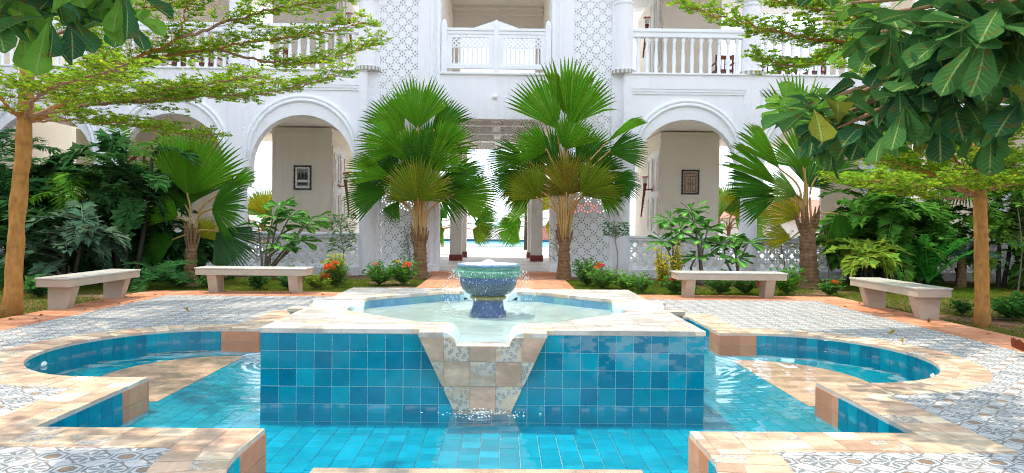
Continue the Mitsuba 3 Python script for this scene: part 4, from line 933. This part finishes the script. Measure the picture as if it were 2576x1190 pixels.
TREE_B_TOP = [(.05, [(6.95, 2.45, 4.7), (6.2, 1.6, 5.2), (5.3, .8, 5.5), (4.6, .1, 5.6)]), (.05, [(6.95, 2.45, 4.9), (6.6, 1.2, 5.3), (6.4, 0, 5.5), (6.1, -1.2, 5.6)]), (.045, [(6.95, 2.45, 5.1), (7.9, 2.9, 5.6), (8.9, 3.4, 5.8)]), (.045, [(6.95, 2.45, 4.8), (7.6, 1.4, 5.2), (8.2, .3, 5.5)]), (.045, [(6.95, 2.45, 5.0), (6.8, 3.6, 5.5), (6.6, 4.8, 5.7)])]
TREE_B_TRUNK = [
  (0.098, [(7.2, 2.45, -0.06), (7.15, 2.45, 1.27), (7.09, 2.45, 2.43), (7.03, 2.45, 3.87), (6.96, 2.45, 6.17)]),
]
TREE_B = [
  (0.050, [(7.04, 2.45, 1.9), (6.35, 2.2, 2.16), (5.78, 2.0, 2.29), (5.25, 1.9, 2.39), (4.73, 1.8, 2.45)]),
  (0.040, [(7.1, 2.45, 1.92), (7.22, 2.3, 2.19), (7.23, 2.2, 2.58), (7.4, 2.1, 2.79)]),
  (0.035, [(7.06, 2.45, 1.91), (6.09, 1.6, 1.97), (5.1, 0.8, 1.97), (4.3, 0.2, 1.95)]),
  (0.035, [(7.06, 2.45, 1.91), (7.33, 3.4, 2.17), (7.21, 4.3, 2.39), (6.88, 5.0, 2.58)]),
  (0.035, [(7.08, 2.45, 1.97), (6.87, 1.5, 2.0), (6.84, 0.9, 2.02)]),
  (0.035, [(7.08, 2.45, 1.97), (8.02, 3.2, 2.2), (9.02, 3.6, 2.3)]),
  (0.030, [(7.05, 2.45, 2.02), (6.64, 2.6, 2.44), (6.34, 2.8, 2.69), (5.96, 3.0, 2.8)]),
  (0.030, [(7.05, 2.45, 2.02), (6.37, 1.9, 2.43), (5.85, 1.5, 2.62), (5.31, 1.2, 2.65)]),
  (0.030, [(7.08, 2.45, 2.02), (7.65, 2.6, 2.45), (8.27, 2.8, 2.65)]),
  (0.030, [(7.06, 2.45, 1.91), (6.96, 2.9, 1.86), (6.64, 3.3, 1.94), (6.1, 3.6, 2.07), (5.48, 3.8, 2.2)]),
  (0.060, [(7.02, 2.45, 3.7), (6.13, 2.2, 3.86), (5.18, 2.0, 3.94), (4.14, 1.9, 4.04), (3.28, 1.8, 4.19), (2.46, 1.8, 4.44)]),
  (0.040, [(6.13, 2.2, 3.86), (5.28, 2.0, 4.24), (4.4, 1.9, 4.42), (3.55, 1.8, 4.54)]),
  (0.040, [(5.18, 2.0, 3.94), (4.58, 1.9, 3.72), (4.05, 1.8, 3.61), (3.61, 1.8, 3.68)]),
  (0.040, [(7.02, 2.45, 3.58), (6.68, 3.0, 3.63), (6.28, 3.4, 3.8), (5.65, 3.7, 4.04)]),
  (0.040, [(7.02, 2.45, 3.7), (7.47, 2.4, 4.04), (7.85, 2.3, 4.36)]),
]
ALMOND_R = [(2.79, -1.32, 2.5, 0.25), (2.7, -2.02, 2.34, 0.25), (2.61, -2.59, 2.23, 0.25), (2.54, -2.83, 2.13, 0.25), (2.68, -2.95, 2.14, 0.25), (2.75, -2.59, 2.28, 0.25), (3.08, -2.17, 2.96, 0.25), (3.02, -2.71, 2.73, 0.25), (2.79, -3.65, 2.55, 0.25), (2.75, -3.92, 2.66, 0.25), (3.59, -3.06, 2.46, 0.25), (2.77, -3.44, 2.33, 0.25), (2.92, -3.53, 2.3, 0.25), (2.81, -3.93, 2.33, 0.25), (3.13, -3.06, 2.22, 0.25), (3.1, -2.72, 2.27, 0.25), (3.17, -1.68, 3.38, 0.25), (2.72, -4.25, 2.58, 0.25), (3.12, -3.86, 2.15, 0.25), (2.75, -3.52, 2.73, 0.25), (2.77, -3.04, 2.89, 0.25), (3.04, -3.45, 2.22, 0.25), (2.87, -3.2, 2.54, 0.25), (2.72, -4.13, 2.45, 0.25), (2.89, -4.13, 2.41, 0.25), (3.36, -3.27, 2.22, 0.25), (3.1, -2.32, 2.49, 0.25)]
ALMOND_L = [(-2.56, -3.91, 2.7, 0.26), (-2.4, -3.69, 2.78, 0.26), (-2.38, -3.45, 2.86, 0.26), (-2.4, -3.91, 2.77, 0.26), (-2.07, -3.7, 2.78, 0.26), (-2.55, -4.1, 2.53, 0.26), (-2.23, -3.62, 2.87, 0.26)]
FRANGI_L = [(-5.52, 9.8, 1.53), (-4.51, 9.5, 1.43), (-5.19, 9.4, 0.79), (-4.71, 9.3, 0.94), (-5.18, 10.0, 1.51), (-5.46, 10.1, 1.78), (-5.95, 10.0, 1.27), (-4.89, 10.1, 1.28)]
FRANGI_R = [(4.05, 9.2, 1.0), (4.26, 9.6, 1.51), (4.82, 9.5, 1.47), (5.12, 9.4, 1.32), (4.92, 9.2, 1.06), (5.68, 9.0, 0.64), (6.05, 9.2, 1.0), (4.82, 9.8, 1.77), (5.5, 9.4, 0.94), (4.76, 9.1, 0.64), (4.45, 9.4, 1.23), (5.8, 9.7, 1.09)]
FL = (-5.74, 9.8, 0.09)
FR1 = (4.29, 9.5, 0.03)
FR2 = (5.0, 9.4, 0.01)
FR3 = (5.87, 9.4, -0.0)
# ---------------------------------------------------------------- planting
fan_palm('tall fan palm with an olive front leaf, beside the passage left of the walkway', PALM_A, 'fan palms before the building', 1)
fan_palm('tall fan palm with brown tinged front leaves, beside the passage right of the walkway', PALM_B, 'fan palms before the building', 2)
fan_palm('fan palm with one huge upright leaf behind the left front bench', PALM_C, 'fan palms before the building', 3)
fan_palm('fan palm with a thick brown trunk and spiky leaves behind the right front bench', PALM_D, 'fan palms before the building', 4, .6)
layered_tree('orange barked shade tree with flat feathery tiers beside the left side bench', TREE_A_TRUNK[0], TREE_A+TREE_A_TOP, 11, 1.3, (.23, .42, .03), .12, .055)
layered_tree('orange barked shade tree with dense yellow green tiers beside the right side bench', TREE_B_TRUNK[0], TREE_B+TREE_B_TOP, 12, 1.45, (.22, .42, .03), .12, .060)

def almond_tree(label, tips, hubp, trunk, seed, extra):
    k = thing('almond_tree', label, 'tree'); g = np.random.default_rng(seed); hubp = np.array(hubp); ms, tw, nleaf = [], [], 0
    put(k, 'trunk', tube(spline(trunk+[tuple(hubp)], 8), np.linspace(.14, .07, 8*len(trunk)+1), 12), 'grey_stem', True)
    for x, y, z, l in tips:
        c = np.array([x, y, z]); mid = c+(hubp-c)*.45+np.array([0, 0, .10])+g.normal(0, .05, 3)
        put(k, 'branch', tube(spline([hubp, mid, c+(mid-c)*.25, c], 6), np.linspace(.035, .007, 19), 6), 'branch_bark', True)
        for c2 in [c]+[c+g.normal(0, .13, 3)*np.array([1, 1, .6]) for _ in range(2 if y > -2.2 else 1)]:
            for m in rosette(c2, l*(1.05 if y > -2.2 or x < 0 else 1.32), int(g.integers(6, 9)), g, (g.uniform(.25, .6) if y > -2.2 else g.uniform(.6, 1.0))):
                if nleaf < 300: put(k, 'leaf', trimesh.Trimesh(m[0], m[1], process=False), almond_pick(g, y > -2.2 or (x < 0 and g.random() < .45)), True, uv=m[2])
                else: ms.append(m)
                nleaf += 1
    for _ in range(extra[1]):
        c = np.array([g.uniform(*r) for r in extra[0]]); ms += rosette(c, .26, 9, g, .6); tw.append(tube([hubp+(c-hubp)*.3, c], [.02, .007], 5))
    if ms:
        m, u = join(ms); put(k, 'far_leaves', m, 'almond_leaf_mid', True, uv=u, kind='stuff'); put(k, 'far_twigs', cat(tw), 'branch_bark', True, kind='stuff')
almond_tree('big leaved almond tree reaching in at the upper right corner', ALMOND_R, (3.9, -3.6, 2.75), [(5.6, -4.6, 0), (5.2, -4.4, 1.5)], 21, (((3.2, 6.2), (-5.5, -2.2), (3.0, 4.2)), 60))
almond_tree('big leaved almond tree hanging in at the upper left corner', ALMOND_L, (-3.2, -5.0, 2.9), [(-4.9, -5.4, 0), (-4.4, -5.3, 1.6)], 22, (((-6.2, -2.1), (-6.8, -2.6), (3.25, 4.4)), 85))

def frangipani(label, base, tips, seed, leaf=.52):
    k = thing('frangipani', label, 'shrub'); g = np.random.default_rng(seed); base = np.array(base)
    for t in tips:
        t = np.array(t); mid = base+(t-base)*.45+np.array([g.normal(0, .08), g.normal(0, .08), .05])
        put(k, 'branch', tube(spline([base+np.array([g.normal(0, .06), g.normal(0, .06), -.03]), mid, t], 8), np.linspace(.035, .016, 17), 7), 'grey_stem', True)
        for i, (v, f, u) in enumerate(rosette(t, leaf*.9, int(g.integers(14, 19)), g, .42)):
            c = t; v = c+(v-c)*1.0
            w = u[:, 1:]-.5; d = unit(v[-3]-c); ax = (v-c)@d; v = c+ax[:, None]*d+((v-c)-ax[:, None]*d)*.72
            col = np.array([.085, .24, .045])*g.uniform(.7, 1.5); col = np.where(np.abs(w) < .08, col*1.9+.03, col)
            put(k, 'leaf', trimesh.Trimesh(v, f, process=False), 'leaf_thick', True, color=col)
frangipani('frangipani with pale bent branches behind the left front bench', FL, FRANGI_L, 31)
frangipani('frangipani nearest the fountain behind the right front bench, beside the yellow croton', FR1, FRANGI_R[:2]+FRANGI_R[10:11], 32)
frangipani('tall frangipani at the middle of the right front bench', FR2, FRANGI_R[2:5]+FRANGI_R[7:8]+FRANGI_R[9:10], 33)
frangipani('low frangipani before the round column behind the right front bench', FR3, FRANGI_R[5:7]+FRANGI_R[8:9]+FRANGI_R[11:], 34)

def bush(x, y, h, w, label, base=(.05, .15, .02), flowers=(), seed=0, leaf=.085, catg='shrub', name='flower_bush', group=None, n=None, top=False):
    k = thing(name, label, catg, group); g = np.random.default_rng(seed); h, w = h*1.22, w*1.3; n = n or int(60+900*h*w); stems = []; base = np.array(base)*1.6
    P, N = [], []
    for i in range(max(5, n//9)):
        a = g.uniform(0, 6.28); rr = w*.5*math.sqrt(g.random()); hh = h*g.uniform(.45, 1)*(1-.35*(rr/(w*.5))**2)
        b, t = np.array([x, y, 0]), np.array([x+rr*math.cos(a), y+rr*math.sin(a), hh]); stems.append(tube([b, (b+t)/2, t], [.008, .006, .004], 4))
        for c in np.linspace(.6 if top else .25, 1, 6):
            for s in range(2):
                P.append(b+(t-b)*c+g.normal(0, .012, 3)); aa = g.uniform(0, 6.28); N.append([math.cos(aa), math.sin(aa), g.uniform(-.1, .9)])
    put(k, 'stems', cat(stems), 'green_stem', True, kind='stuff')
    m, c = leaf_cloud(np.array(P), np.array(N), np.array([0, 0, 1.]), leaf*1.15, leaf*.62, base, g); put(k, 'foliage', m, 'leaf', False, color=c, kind='stuff')
    for fx, fy, fz, r, b in flowers:
        q = g.normal(size=(70, 3)); q /= np.linalg.norm(q, axis=1, keepdims=True); q[:, 2] = abs(q[:, 2])*.8
        m, c = leaf_cloud(np.array([x+fx, y+fy, fz])+q*r*.7, q+.4*g.normal(size=q.shape), np.array([0, 0, 1.]), r*.6, r*.4, (.5, .5, .5), g); put(k, 'flower', m, b, False)
    return k
B = 'low green bush '
bush(-4.95, 6.95, .42, .42, 'dark green bush between the legs of the left front bench, nearer its left leg', (.035, .12, .03), (), 1)
bush(-4.30, 7.0, .40, .36, 'blue green bush beside the right leg of the left front bench', (.05, .15, .05), (), 2)
bush(-3.44, 7.5, .55, .5, 'bush with red orange flower heads right of the left front bench', (.07, .17, .03), ((-.10, -.18, .40, .12, 'flower_orange'), (-.16, -.24, .22, .10, 'flower_red'), (.02, -.16, .50, .08, 'flower_orange')), 3)
bush(-2.62, 8.2, .50, .62, 'green bush with an orange flower near the left passage palm', (.05, .16, .02), ((-.05, -.2, .46, .05, 'flower_orange'),), 4)
bush(-2.10, 8.4, .52, .60, 'green bush with orange and yellow flowers at the edge of the walkway', (.05, .17, .02), ((.1, -.15, .42, .10, 'flower_orange'), (-.12, -.15, .5, .06, 'flower_yellow')), 5)
bush(-5.95, 7.0, .22, .36, 'small green plant behind the left leg of the left front bench', (.05, .15, .03), (), 6)
bush(-3.75, 7.1, .28, .5, 'yellow green plant by the right end of the left front bench', (.14, .20, .02), (), 7)
bush(-3.62, 8.3, .62, .35, 'yellow leaved sprig above the right end of the left front bench', (.30, .32, .03), (), 26, .10)
bush(2.1, 8.5, .58, .62, 'dark green bush at the foot of the right passage palm', (.035, .12, .02), ((.25, -.25, .50, .07, 'flower_red'),), 8)
bush(2.35, 7.75, .50, .62, 'light green bush with red orange flowers right of the walkway', (.08, .21, .03), ((-.05, -.2, .50, .07, 'flower_red'), (-.15, -.18, .46, .06, 'flower_orange')), 9)
bush(2.85, 7.6, .34, .6, 'spreading light green bush behind the raised basin corner', (.09, .22, .03), (), 10)
bush(3.05, 6.85, .36, .36, 'small green bush just behind the right corner of the basin coping', (.06, .17, .03), (), 11)
bush(3.72, 6.75, .38, .45, 'bush with one red flower in front of the yellow croton', (.06, .17, .03), ((-.05, -.18, .30, .08, 'flower_red'),), 12)
bush(3.80, 8.4, .85, .30, 'upright yellow croton left of the right front bench', (.34, .32, .02), (), 13, .085, n=330)
bush(4.22, 8.7, .95, .26, 'thin yellow croton sprig behind the right front bench', (.34, .32, .02), (), 27, .085, n=160, top=True)
bush(4.65, 6.75, .42, .48, 'green bush between the legs of the right front bench, nearer its left leg', (.05, .16, .03), (), 14)
bush(5.20, 6.85, .40, .55, 'green bush with red flowers by the right leg of the right front bench', (.05, .16, .03), ((.02, -.2, .42, .07, 'flower_red'), (.30, -.26, .20, .13, 'flower_red'), (-.2, -.2, .36, .06, 'flower_orange')), 15)
bush(6.02, 6.75, .56, .55, 'tall leafy green bush at the right end of the right front bench', (.06, .20, .02), (), 16, .10, n=330)
bush(6.95, 6.8, .34, .45, 'low bush with an orange flower between the two right benches', (.06, .18, .03), ((0, -.18, .26, .07, 'flower_orange'),), 17)
bush(3.95, 6.72, .16, .3, 'tiny green plant beside the left leg of the right front bench', (.06, .17, .03), (), 18)
bush(-6.6, 7.0, .20, .35, 'small green plant between the two left benches', (.04, .12, .03), (), 19)
bush(-8.3, 5.2, .30, .45, 'broad leaved plant beside the left trunk', (.04, .13, .03), (), 20, .16)
bush(7.74, 3.76, .22, .25, 'small plant in the grass left of the right trunk', (.03, .10, .02), (), 21)
bush(8.2, 3.2, .32, .55, 'low green plant in the grass right of the right trunk', (.05, .16, .03), (), 22, .14)
def sapling(x, y, h, w, label, seed, z0=.45, base=(.05, .14, .03), n=260, leaf=.10):
    k = thing('sapling', label, 'sapling'); g = np.random.default_rng(seed); t = np.array([x+g.normal(0, .08), y, h])
    put(k, 'stem', tube(spline([(x, y, -.03), (x+.06, y, h*.4), (x-.02, y, h*.75), t], 7), np.linspace(.018, .007, 22), 6), 'grey_stem', True)
    a = g.uniform(0, 6.28, n); r = w*.5*np.sqrt(g.random(n)); z = h*(z0+(1.04-z0)*g.random(n)); P = np.stack([x+r*np.cos(a), y+r*np.sin(a), z], 1)
    m, c = leaf_cloud(P, np.stack([np.cos(a), np.sin(a), g.uniform(-.5, .6, n)], 1), np.array([0, 0, 1.]), leaf, leaf*.4, np.array(base)*1.6, g); put(k, 'foliage', m, 'leaf', False, color=c, kind='stuff')
    put(k, 'twigs', cat([tube([(x, y, p[2]-.1), p], [.005, .003], 3) for p in P[::5]]), 'green_stem', True, kind='stuff')
sapling(-3.98, 10.4, 1.55, .62, 'thin sapling with drooping leaves before the left parapet', 1, .42, n=340, leaf=.12)
sapling(3.0, 10.1, 1.42, .55, 'round headed sapling with a bare bent stem by the right column', 2, .78, (.035, .12, .03), 260)
sapling(7.15, 9.9, 1.25, .6, 'dark twiggy sapling left of the thick brown palm trunk', 3, .40, (.03, .09, .025), 200, .08)
sapling(8.1, 9.5, 1.6, .5, 'sparse twiggy sapling right of the thick brown palm trunk', 4, .15, (.03, .09, .025), 120, .07)
sapling(-2.35, 10.9, 1.25, .35, 'narrow green sapling against the left pierced screen', 5, .35, (.07, .16, .03), 220, .07)
sapling(1.55, 10.7, 1.3, .32, 'narrow sapling against the right passage pilaster', 6, .35, (.07, .16, .03), 160, .08)
sapling(-5.9, 10.6, 1.1, .5, 'twiggy dark sapling behind the left front bench', 7, .3, (.03, .09, .02), 120, .08)
sapling(11.9, 8.2, 2.2, .7, 'thin sapling against the far right parapet', 8, .45, (.07, .17, .03), 260, .09)

DG, MG, LG = (.042, .13, .036), (.075, .22, .03), (.14, .32, .04)
pinnate('dark fishtail palm with many drooping fronds, tallest of the left thicket', 'fishtail_palm', 'palm', (-8.3, 8.2, 0), [(0, 0, 2.3), (.5, .2, 2.9), (-.55, .3, 3.2)], 15, 1.45, (-5, 65), (60, 110), 17, .34, .095, DG, 41, fish=True, trunk=.06)
pinnate('glossy low fishtail palm with pale shining fronds behind the left side bench', 'fishtail_palm', 'palm', (-8.7, 6.6, 0), [(0, 0, 1.0), (.35, .1, 1.4)], 13, 1.1, (5, 60), (60, 110), 14, .29, .095, (.07, .14, .08), 43, fish=True, trunk=.045, bsdf='leaf_thick')
pinnate('small dark leafed palm on a thin trunk left of the left bench', 'fishtail_palm', 'palm', (-10.6, 8.4, 0), [(0, 0, 1.2)], 14, .8, (-10, 60), (50, 110), 12, .26, .08, DG, 44, fish=True, trunk=.09)
pinnate('dark feather palm at the left edge of the garden', 'feather_palm', 'palm', (-11.6, 7.6, 0), [(0, 0, 2.5), (.7, .3, 1.7)], 20, 2.2, (0, 75), (50, 100), 30, .50, .05, (.03, .11, .03), 45, trunk=.12, vee=.15)
pinnate('bright green fine leaved palm behind the left trunk', 'feather_palm', 'palm', (-9.8, 8.4, 0), [(0, 0, 2.3)], 11, 1.5, (5, 60), (60, 120), 26, .36, .04, (.12, .33, .03), 46, trunk=.05, vee=.05)
pinnate('dark fern like palm at the foot of the left thicket', 'feather_palm', 'palm', (-6.9, 6.9, 0), [(0, 0, .12)], 16, .95, (20, 70), (60, 100), 20, .28, .045, (.04, .14, .04), 47, trunk=.05)
pinnate('tall thin bamboo like palm at the top of the left thicket', 'feather_palm', 'palm', (-9.0, 9.4, 0), [(0, 0, 3.2), (.9, .2, 3.4)], 12, 1.2, (5, 70), (40, 90), 14, .36, .06, MG, 48, trunk=.05)
pinnate('dark low palm between the left trunk and the thicket', 'feather_palm', 'palm', (-9.9, 7.2, 0), [(0, 0, .8), (.5, .3, 1.5)], 15, 1.3, (-10, 60), (50, 110), 20, .36, .055, DG, 49, trunk=.06)
pinnate('leafy dark palm filling the middle of the left thicket', 'fishtail_palm', 'palm', (-7.9, 9.2, 0), [(0, 0, .8), (-.6, .2, 1.6), (.7, 0, 1.1)], 15, 1.35, (-15, 55), (50, 110), 15, .34, .11, DG, 50, fish=True, trunk=.05)
pinnate('dark palm deep in the left thicket, close to the parapet', 'fishtail_palm', 'palm', (-9.6, 9.7, 0), [(0, 0, .8), (-.7, .1, 1.5), (.6, 0, 1.5)], 15, 1.4, (-15, 60), (50, 110), 15, .36, .12, (.022, .07, .022), 60, fish=True, trunk=.06)
pinnate('broad dark fishtail palm hiding the arches behind the left trunk', 'fishtail_palm', 'palm', (-11.0, 8.8, 0), [(0, 0, 2.0), (.6, .2, 2.7), (-.7, .1, 2.9), (1.3, 0, 1.4)], 15, 1.5, (-10, 65), (60, 110), 16, .36, .11, (.035, .11, .03), 63, fish=True, trunk=.06)
pinnate('tall dark palm at the far left edge reaching up beside the trunk', 'feather_palm', 'palm', (-12.4, 9.4, 0), [(0, 0, 3.0), (.5, 0, 2.2)], 18, 2.0, (-5, 75), (60, 110), 30, .5, .06, (.03, .10, .03), 64, trunk=.10, vee=.1)
pinnate('bushy green palm at the far right edge behind the right trunk', 'fishtail_palm', 'palm', (12.9, 8.6, 0), [(0, 0, 1.2), (.5, .2, 2.4), (-.5, .2, 2.9)], 15, 1.4, (-10, 65), (60, 110), 15, .34, .10, (.09, .24, .03), 65, fish=True, trunk=.06)
pinnate('light green fishtail palm behind the right side bench', 'fishtail_palm', 'palm', (9.2, 8.9, 0), [(0, 0, 1.5), (.5, .2, 2.1), (-.5, .3, 1.9)], 14, 1.35, (-5, 65), (60, 110), 16, .33, .09, MG, 51, fish=True, trunk=.06)
pinnate('yellow tinged fishtail palm leaning out left of the right side bench', 'fishtail_palm', 'palm', (8.3, 8.0, 0), [(0, 0, .8)], 13, 1.0, (-5, 55), (60, 110), 14, .27, .075, (.20, .33, .04), 52, fish=True, trunk=.045)
pinnate('arching green palm above the cycad on the right', 'feather_palm', 'palm', (10.4, 9.6, 0), [(0, 0, 1.8), (.6, 0, 2.5)], 14, 1.8, (10, 75), (70, 120), 24, .42, .06, MG, 53, trunk=.07)
pinnate('bright green cycad with upright fronds behind the right side bench', 'cycad', 'cycad', (10.0, 8.5, 0), [(0, 0, .14)], 19, 1.45, (45, 82), (20, 60), 36, .22, .026, (.05, .30, .035), 54, trunk=.09, vee=.25)
pinnate('blue green cycad on a short trunk left of the right trunk', 'cycad', 'cycad', (11.1, 9.0, 0), [(0, 0, .72)], 20, 1.2, (0, 65), (40, 80), 34, .20, .022, (.05, .14, .09), 55, trunk=.13, vee=.3, bark='palm_bark')
pinnate('dark cycad at the right edge of the garden', 'cycad', 'cycad', (12.2, 7.2, 0), [(0, 0, .5)], 16, 1.35, (0, 55), (40, 90), 34, .22, .024, (.04, .13, .05), 56, trunk=.12, vee=.2)
pinnate('dense green fishtail palm in the middle of the right thicket', 'fishtail_palm', 'palm', (8.9, 10.0, 0), [(0, 0, 1.0), (.7, .3, 2.4), (1.6, .2, 1.8)], 15, 1.35, (-10, 60), (50, 110), 15, .34, .10, MG, 57, fish=True, trunk=.07)
pinnate('shaggy light green palm right of the right trunk', 'fishtail_palm', 'palm', (12.0, 9.0, 0), [(0, 0, 1.5), (.5, .2, 2.1)], 14, 1.2, (-5, 60), (50, 110), 15, .30, .075, LG, 58, fish=True, trunk=.055)
pinnate('dark green palm at the back of the right thicket', 'fishtail_palm', 'palm', (10.4, 10.3, 0), [(0, 0, .9), (1.0, .1, 1.5)], 14, 1.35, (-10, 60), (50, 110), 15, .34, .10, (.04, .13, .025), 59, fish=True, trunk=.06)
fan_palm('dark fan palm standing behind the right trunk', rand_fans((10.9, 9.9, 0), 3.0, 1.25, 9, 61, 'gd'), 'fan palms before the building', 5)

# ---------------------------------------------------------------- lawn
def lawn(name, poly, n, label, seed):
    g = np.random.default_rng(seed); x0, y0, x1, y1 = poly.bounds; P = np.c_[g.uniform(x0, x1, n*2), g.uniform(y0, y1, n*2)]
    P = P[shapely.contains_xy(poly, P[:, 0], P[:, 1])]
    d = meshkit.fbm(np.c_[P*.9, np.zeros(len(P))+seed], 4); P, d = P[d > .31+.10*g.random(len(P))], None
    a = g.uniform(0, 6.28, len(P)); h = g.uniform(.025, .065, len(P)); lean = g.uniform(.2, .9, len(P))*h; w = .0045
    b = np.c_[P, np.full(len(P), -.03)]; t = np.c_[np.cos(a), np.sin(a), np.zeros(len(P))]; s = np.c_[-np.sin(a), np.cos(a), np.zeros(len(P))]*w
    V = np.stack([b-s, b+s, b+t*lean[:, None]+np.c_[np.zeros((len(P), 2)), h]], 1).reshape(-1, 3); F = np.arange(len(V)).reshape(-1, 3)
    dry = meshkit.noise(np.c_[P*1.3, np.full(len(P), 3.3)])
    col = np.array([.10, .225, .02])*(1-dry[:, None])+np.array([.20, .235, .035])*dry[:, None]; col *= g.uniform(.65, 1.3, (len(P), 1))
    labels[name] = {'label': label, 'category': 'grass', 'kind': 'stuff'}
    put('', name, trimesh.Trimesh(V, F, process=False), 'leaf', False, color=np.repeat(col, 3, 0))
lawn('grass', sbox(-13, 6.45, -1.76, 10.9).difference(sbox(-13, 9.8, -1.76, 10.9)).union(sbox(1.76, 6.45, 13, 10.2)), 110000, 'short patchy lawn in front of the building', 3)
lawn('side_grass', sbox(-12, 0, -6.95, 6.45).union(sbox(6.95, -1, 13, 6.45)), 100000, 'thin lawn beside the plaza under the shade trees', 4)
# fallen leaves
def fallen(x, y, s, label, col, rz, seed):
    g = np.random.default_rng(seed); V, F, U = almond_leaf(s, s*.5, -.5, 1.3, g); V[:, 2] += .012
    k = num('fallen_leaf'); labels[k] = {'label': label, 'category': 'fallen leaf'}
    put('', k, trimesh.Trimesh(V, F, process=False), 'leaf', True, color=np.tile(col, (len(V), 1))); scene[k]['to_world'] = mv(x, y, .012, rz)
fallen(6.12, -.10, .30, 'large curled dry red brown leaf on the tiles at the right edge', (.20, .055, .03), 168, 1)
for i, (x, y, lab) in enumerate(((5.2, 1.35, 'yellow leaf on the tiles right of the right lobe, farther one'), (5.0, .62, 'yellow leaf on the tiles right of the right lobe, nearer one'), (-4.6, 3.0, 'yellow leaf on the patterned tiles behind the left lobe'), (-2.9, 4.4, 'small brown leaf on the tiles near the left front bench'), (-3.9, 5.75, 'brown leaf on the border tiles before the left front bench'), (6.4, 2.5, 'dry leaf on the border tiles by the right side bench'))):
    fallen(x, y, .10, lab, (.40, .28, .03) if 'yellow' in lab else (.20, .10, .04), i*77, i+5)

gl = np.random.default_rng(99); LP = np.vstack([np.c_[gl.uniform(-11, -6.2, 260), gl.uniform(.5, 9, 260)], np.c_[gl.uniform(6.2, 12.5, 260), gl.uniform(-.5, 9, 260)], np.c_[gl.uniform(-6, 6, 60), gl.uniform(5.7, 9.5, 60)]])
LP = LP[[not (abs(x) < 1.8 and y > 6.4) for x, y in LP]]
m, c = leaf_cloud(np.c_[LP, np.full(len(LP), .012)], np.c_[gl.normal(size=(len(LP), 2)), gl.uniform(-.02, .15, len(LP))], np.array([0, 0, 1.]), .085, .04, (.26, .15, .05), gl, var=.5)
labels['leaf_litter'] = {'label': 'small dry leaves scattered on the lawn and border tiles', 'category': 'leaf litter', 'kind': 'stuff'}
put('', 'leaf_litter', m, 'leaf', False, color=c)
# ---------------------------------------------------------------- beyond the passage
structure('terrace', 'pale paved terrace behind the building')
put('', 'terrace', flat(sbox(-40, 19.6, 40, 34), -.005), 'pale_paving')
sp = thing('swimming_pool', 'light blue swimming pool seen through the passage', 'swimming pool')
put(sp, 'water', flat(sbox(-14, 34.2, 14, 46), -.01), 'far_pool')
put(sp, 'near_edge', bx(-14, 14, 34.0, 34.25, -.1, .02), 'navy_tile'); put(sp, 'far_edge', bx(-14, 14, 46, 46.4, -.1, .16), 'navy_tile')
lawn('far_grass', sbox(-25, 46.6, 25, 56), 30000, 'strip of dry grass beyond the swimming pool', 8)
gw = thing('boundary_wall', 'low white boundary wall before the sea', 'wall')
put(gw, 'wall', bx(-60, 60, 57, 57.3, -.1, 1.02), 'white_plaster'); put(gw, 'cap', bx(-60, 60, 56.9, 57.4, 1.02, 1.12), 'white_trim')
bk = thing('brick_box', 'small orange brick structure beyond the pool at right of the passage view', 'brick wall')
put(bk, 'body', bx(3.2, 5.6, 50, 51, 0, 1.1), 'roof_tile'); put(bk, 'cap', bx(3.1, 5.7, 49.9, 51.1, 1.1, 1.2), 'terracotta')
FG = 'fan palms on the terrace'
fan_palm('yellow green fan palm at the left side of the passage view', rand_fans((-1.85, 23.5, 0), 1.15, 1.15, 9, 71, 'gyodl'), FG, 7)
fan_palm('yellow green fan palm at the right side of the passage view', rand_fans((1.45, 23.5, 0), 1.25, 1.15, 9, 72, 'gyl'), FG, 8)
fan_palm('sunlit fan palm behind the right parapet, seen past the round column', rand_fans((9.3, 21.0, 0), 1.2, 1.3, 9, 73, 'yyl'), FG, 9)
fan_palm('dark green fan palm behind the right arch beside the picture wall', rand_fans((10.6, 27.0, 0), 1.4, 1.3, 9, 74, 'gd'), FG, 10)
fan_palm('sunlit fan palm behind the parapet at the left front bench', rand_fans((-9.6, 21.5, 0), 1.0, 1.2, 9, 75, 'yyl'), FG, 11)
pinnate('yellow coconut palm seen through the left arch', 'coconut_palm', 'palm', (-9.6, 23.5, 0), [(0, 0, 1.7)], 14, 2.2, (10, 75), (60, 110), 36, .5, .03, (.30, .26, .03), 76, trunk=.14, vee=.1)
pinnate('thin coconut palm in the middle of the passage view', 'coconut_palm', 'palm', (1.35, 30, 0), [(0, 0, 2.6)], 12, 1.8, (20, 80), (50, 110), 30, .45, .03, (.12, .20, .03), 77, trunk=.10, vee=.1)
hs = thing('roofed_house', 'low house with a faded red tile roof beyond the right arch', 'house')
put(hs, 'wall', bx(15.5, 26, 42, 48, 0, 1.9), 'beige_plaster'); put(hs, 'roof', ext_x(Polygon([(41.5, 1.9), (45, 3.4), (48.5, 1.9)]), 15.0, 26.5), 'roof_tile')
h2 = thing('garden_hut', 'small hut with a red roof seen through the right pierced screen', 'hut')
put(h2, 'wall', bx(4.0, 5.2, 30, 32, 0, 2.0), 'cream_door'); put(h2, 'roof', ext_x(Polygon([(29.7, 2.0), (31, 2.6), (32.3, 2.0)]), 3.9, 5.3), 'red_rim')
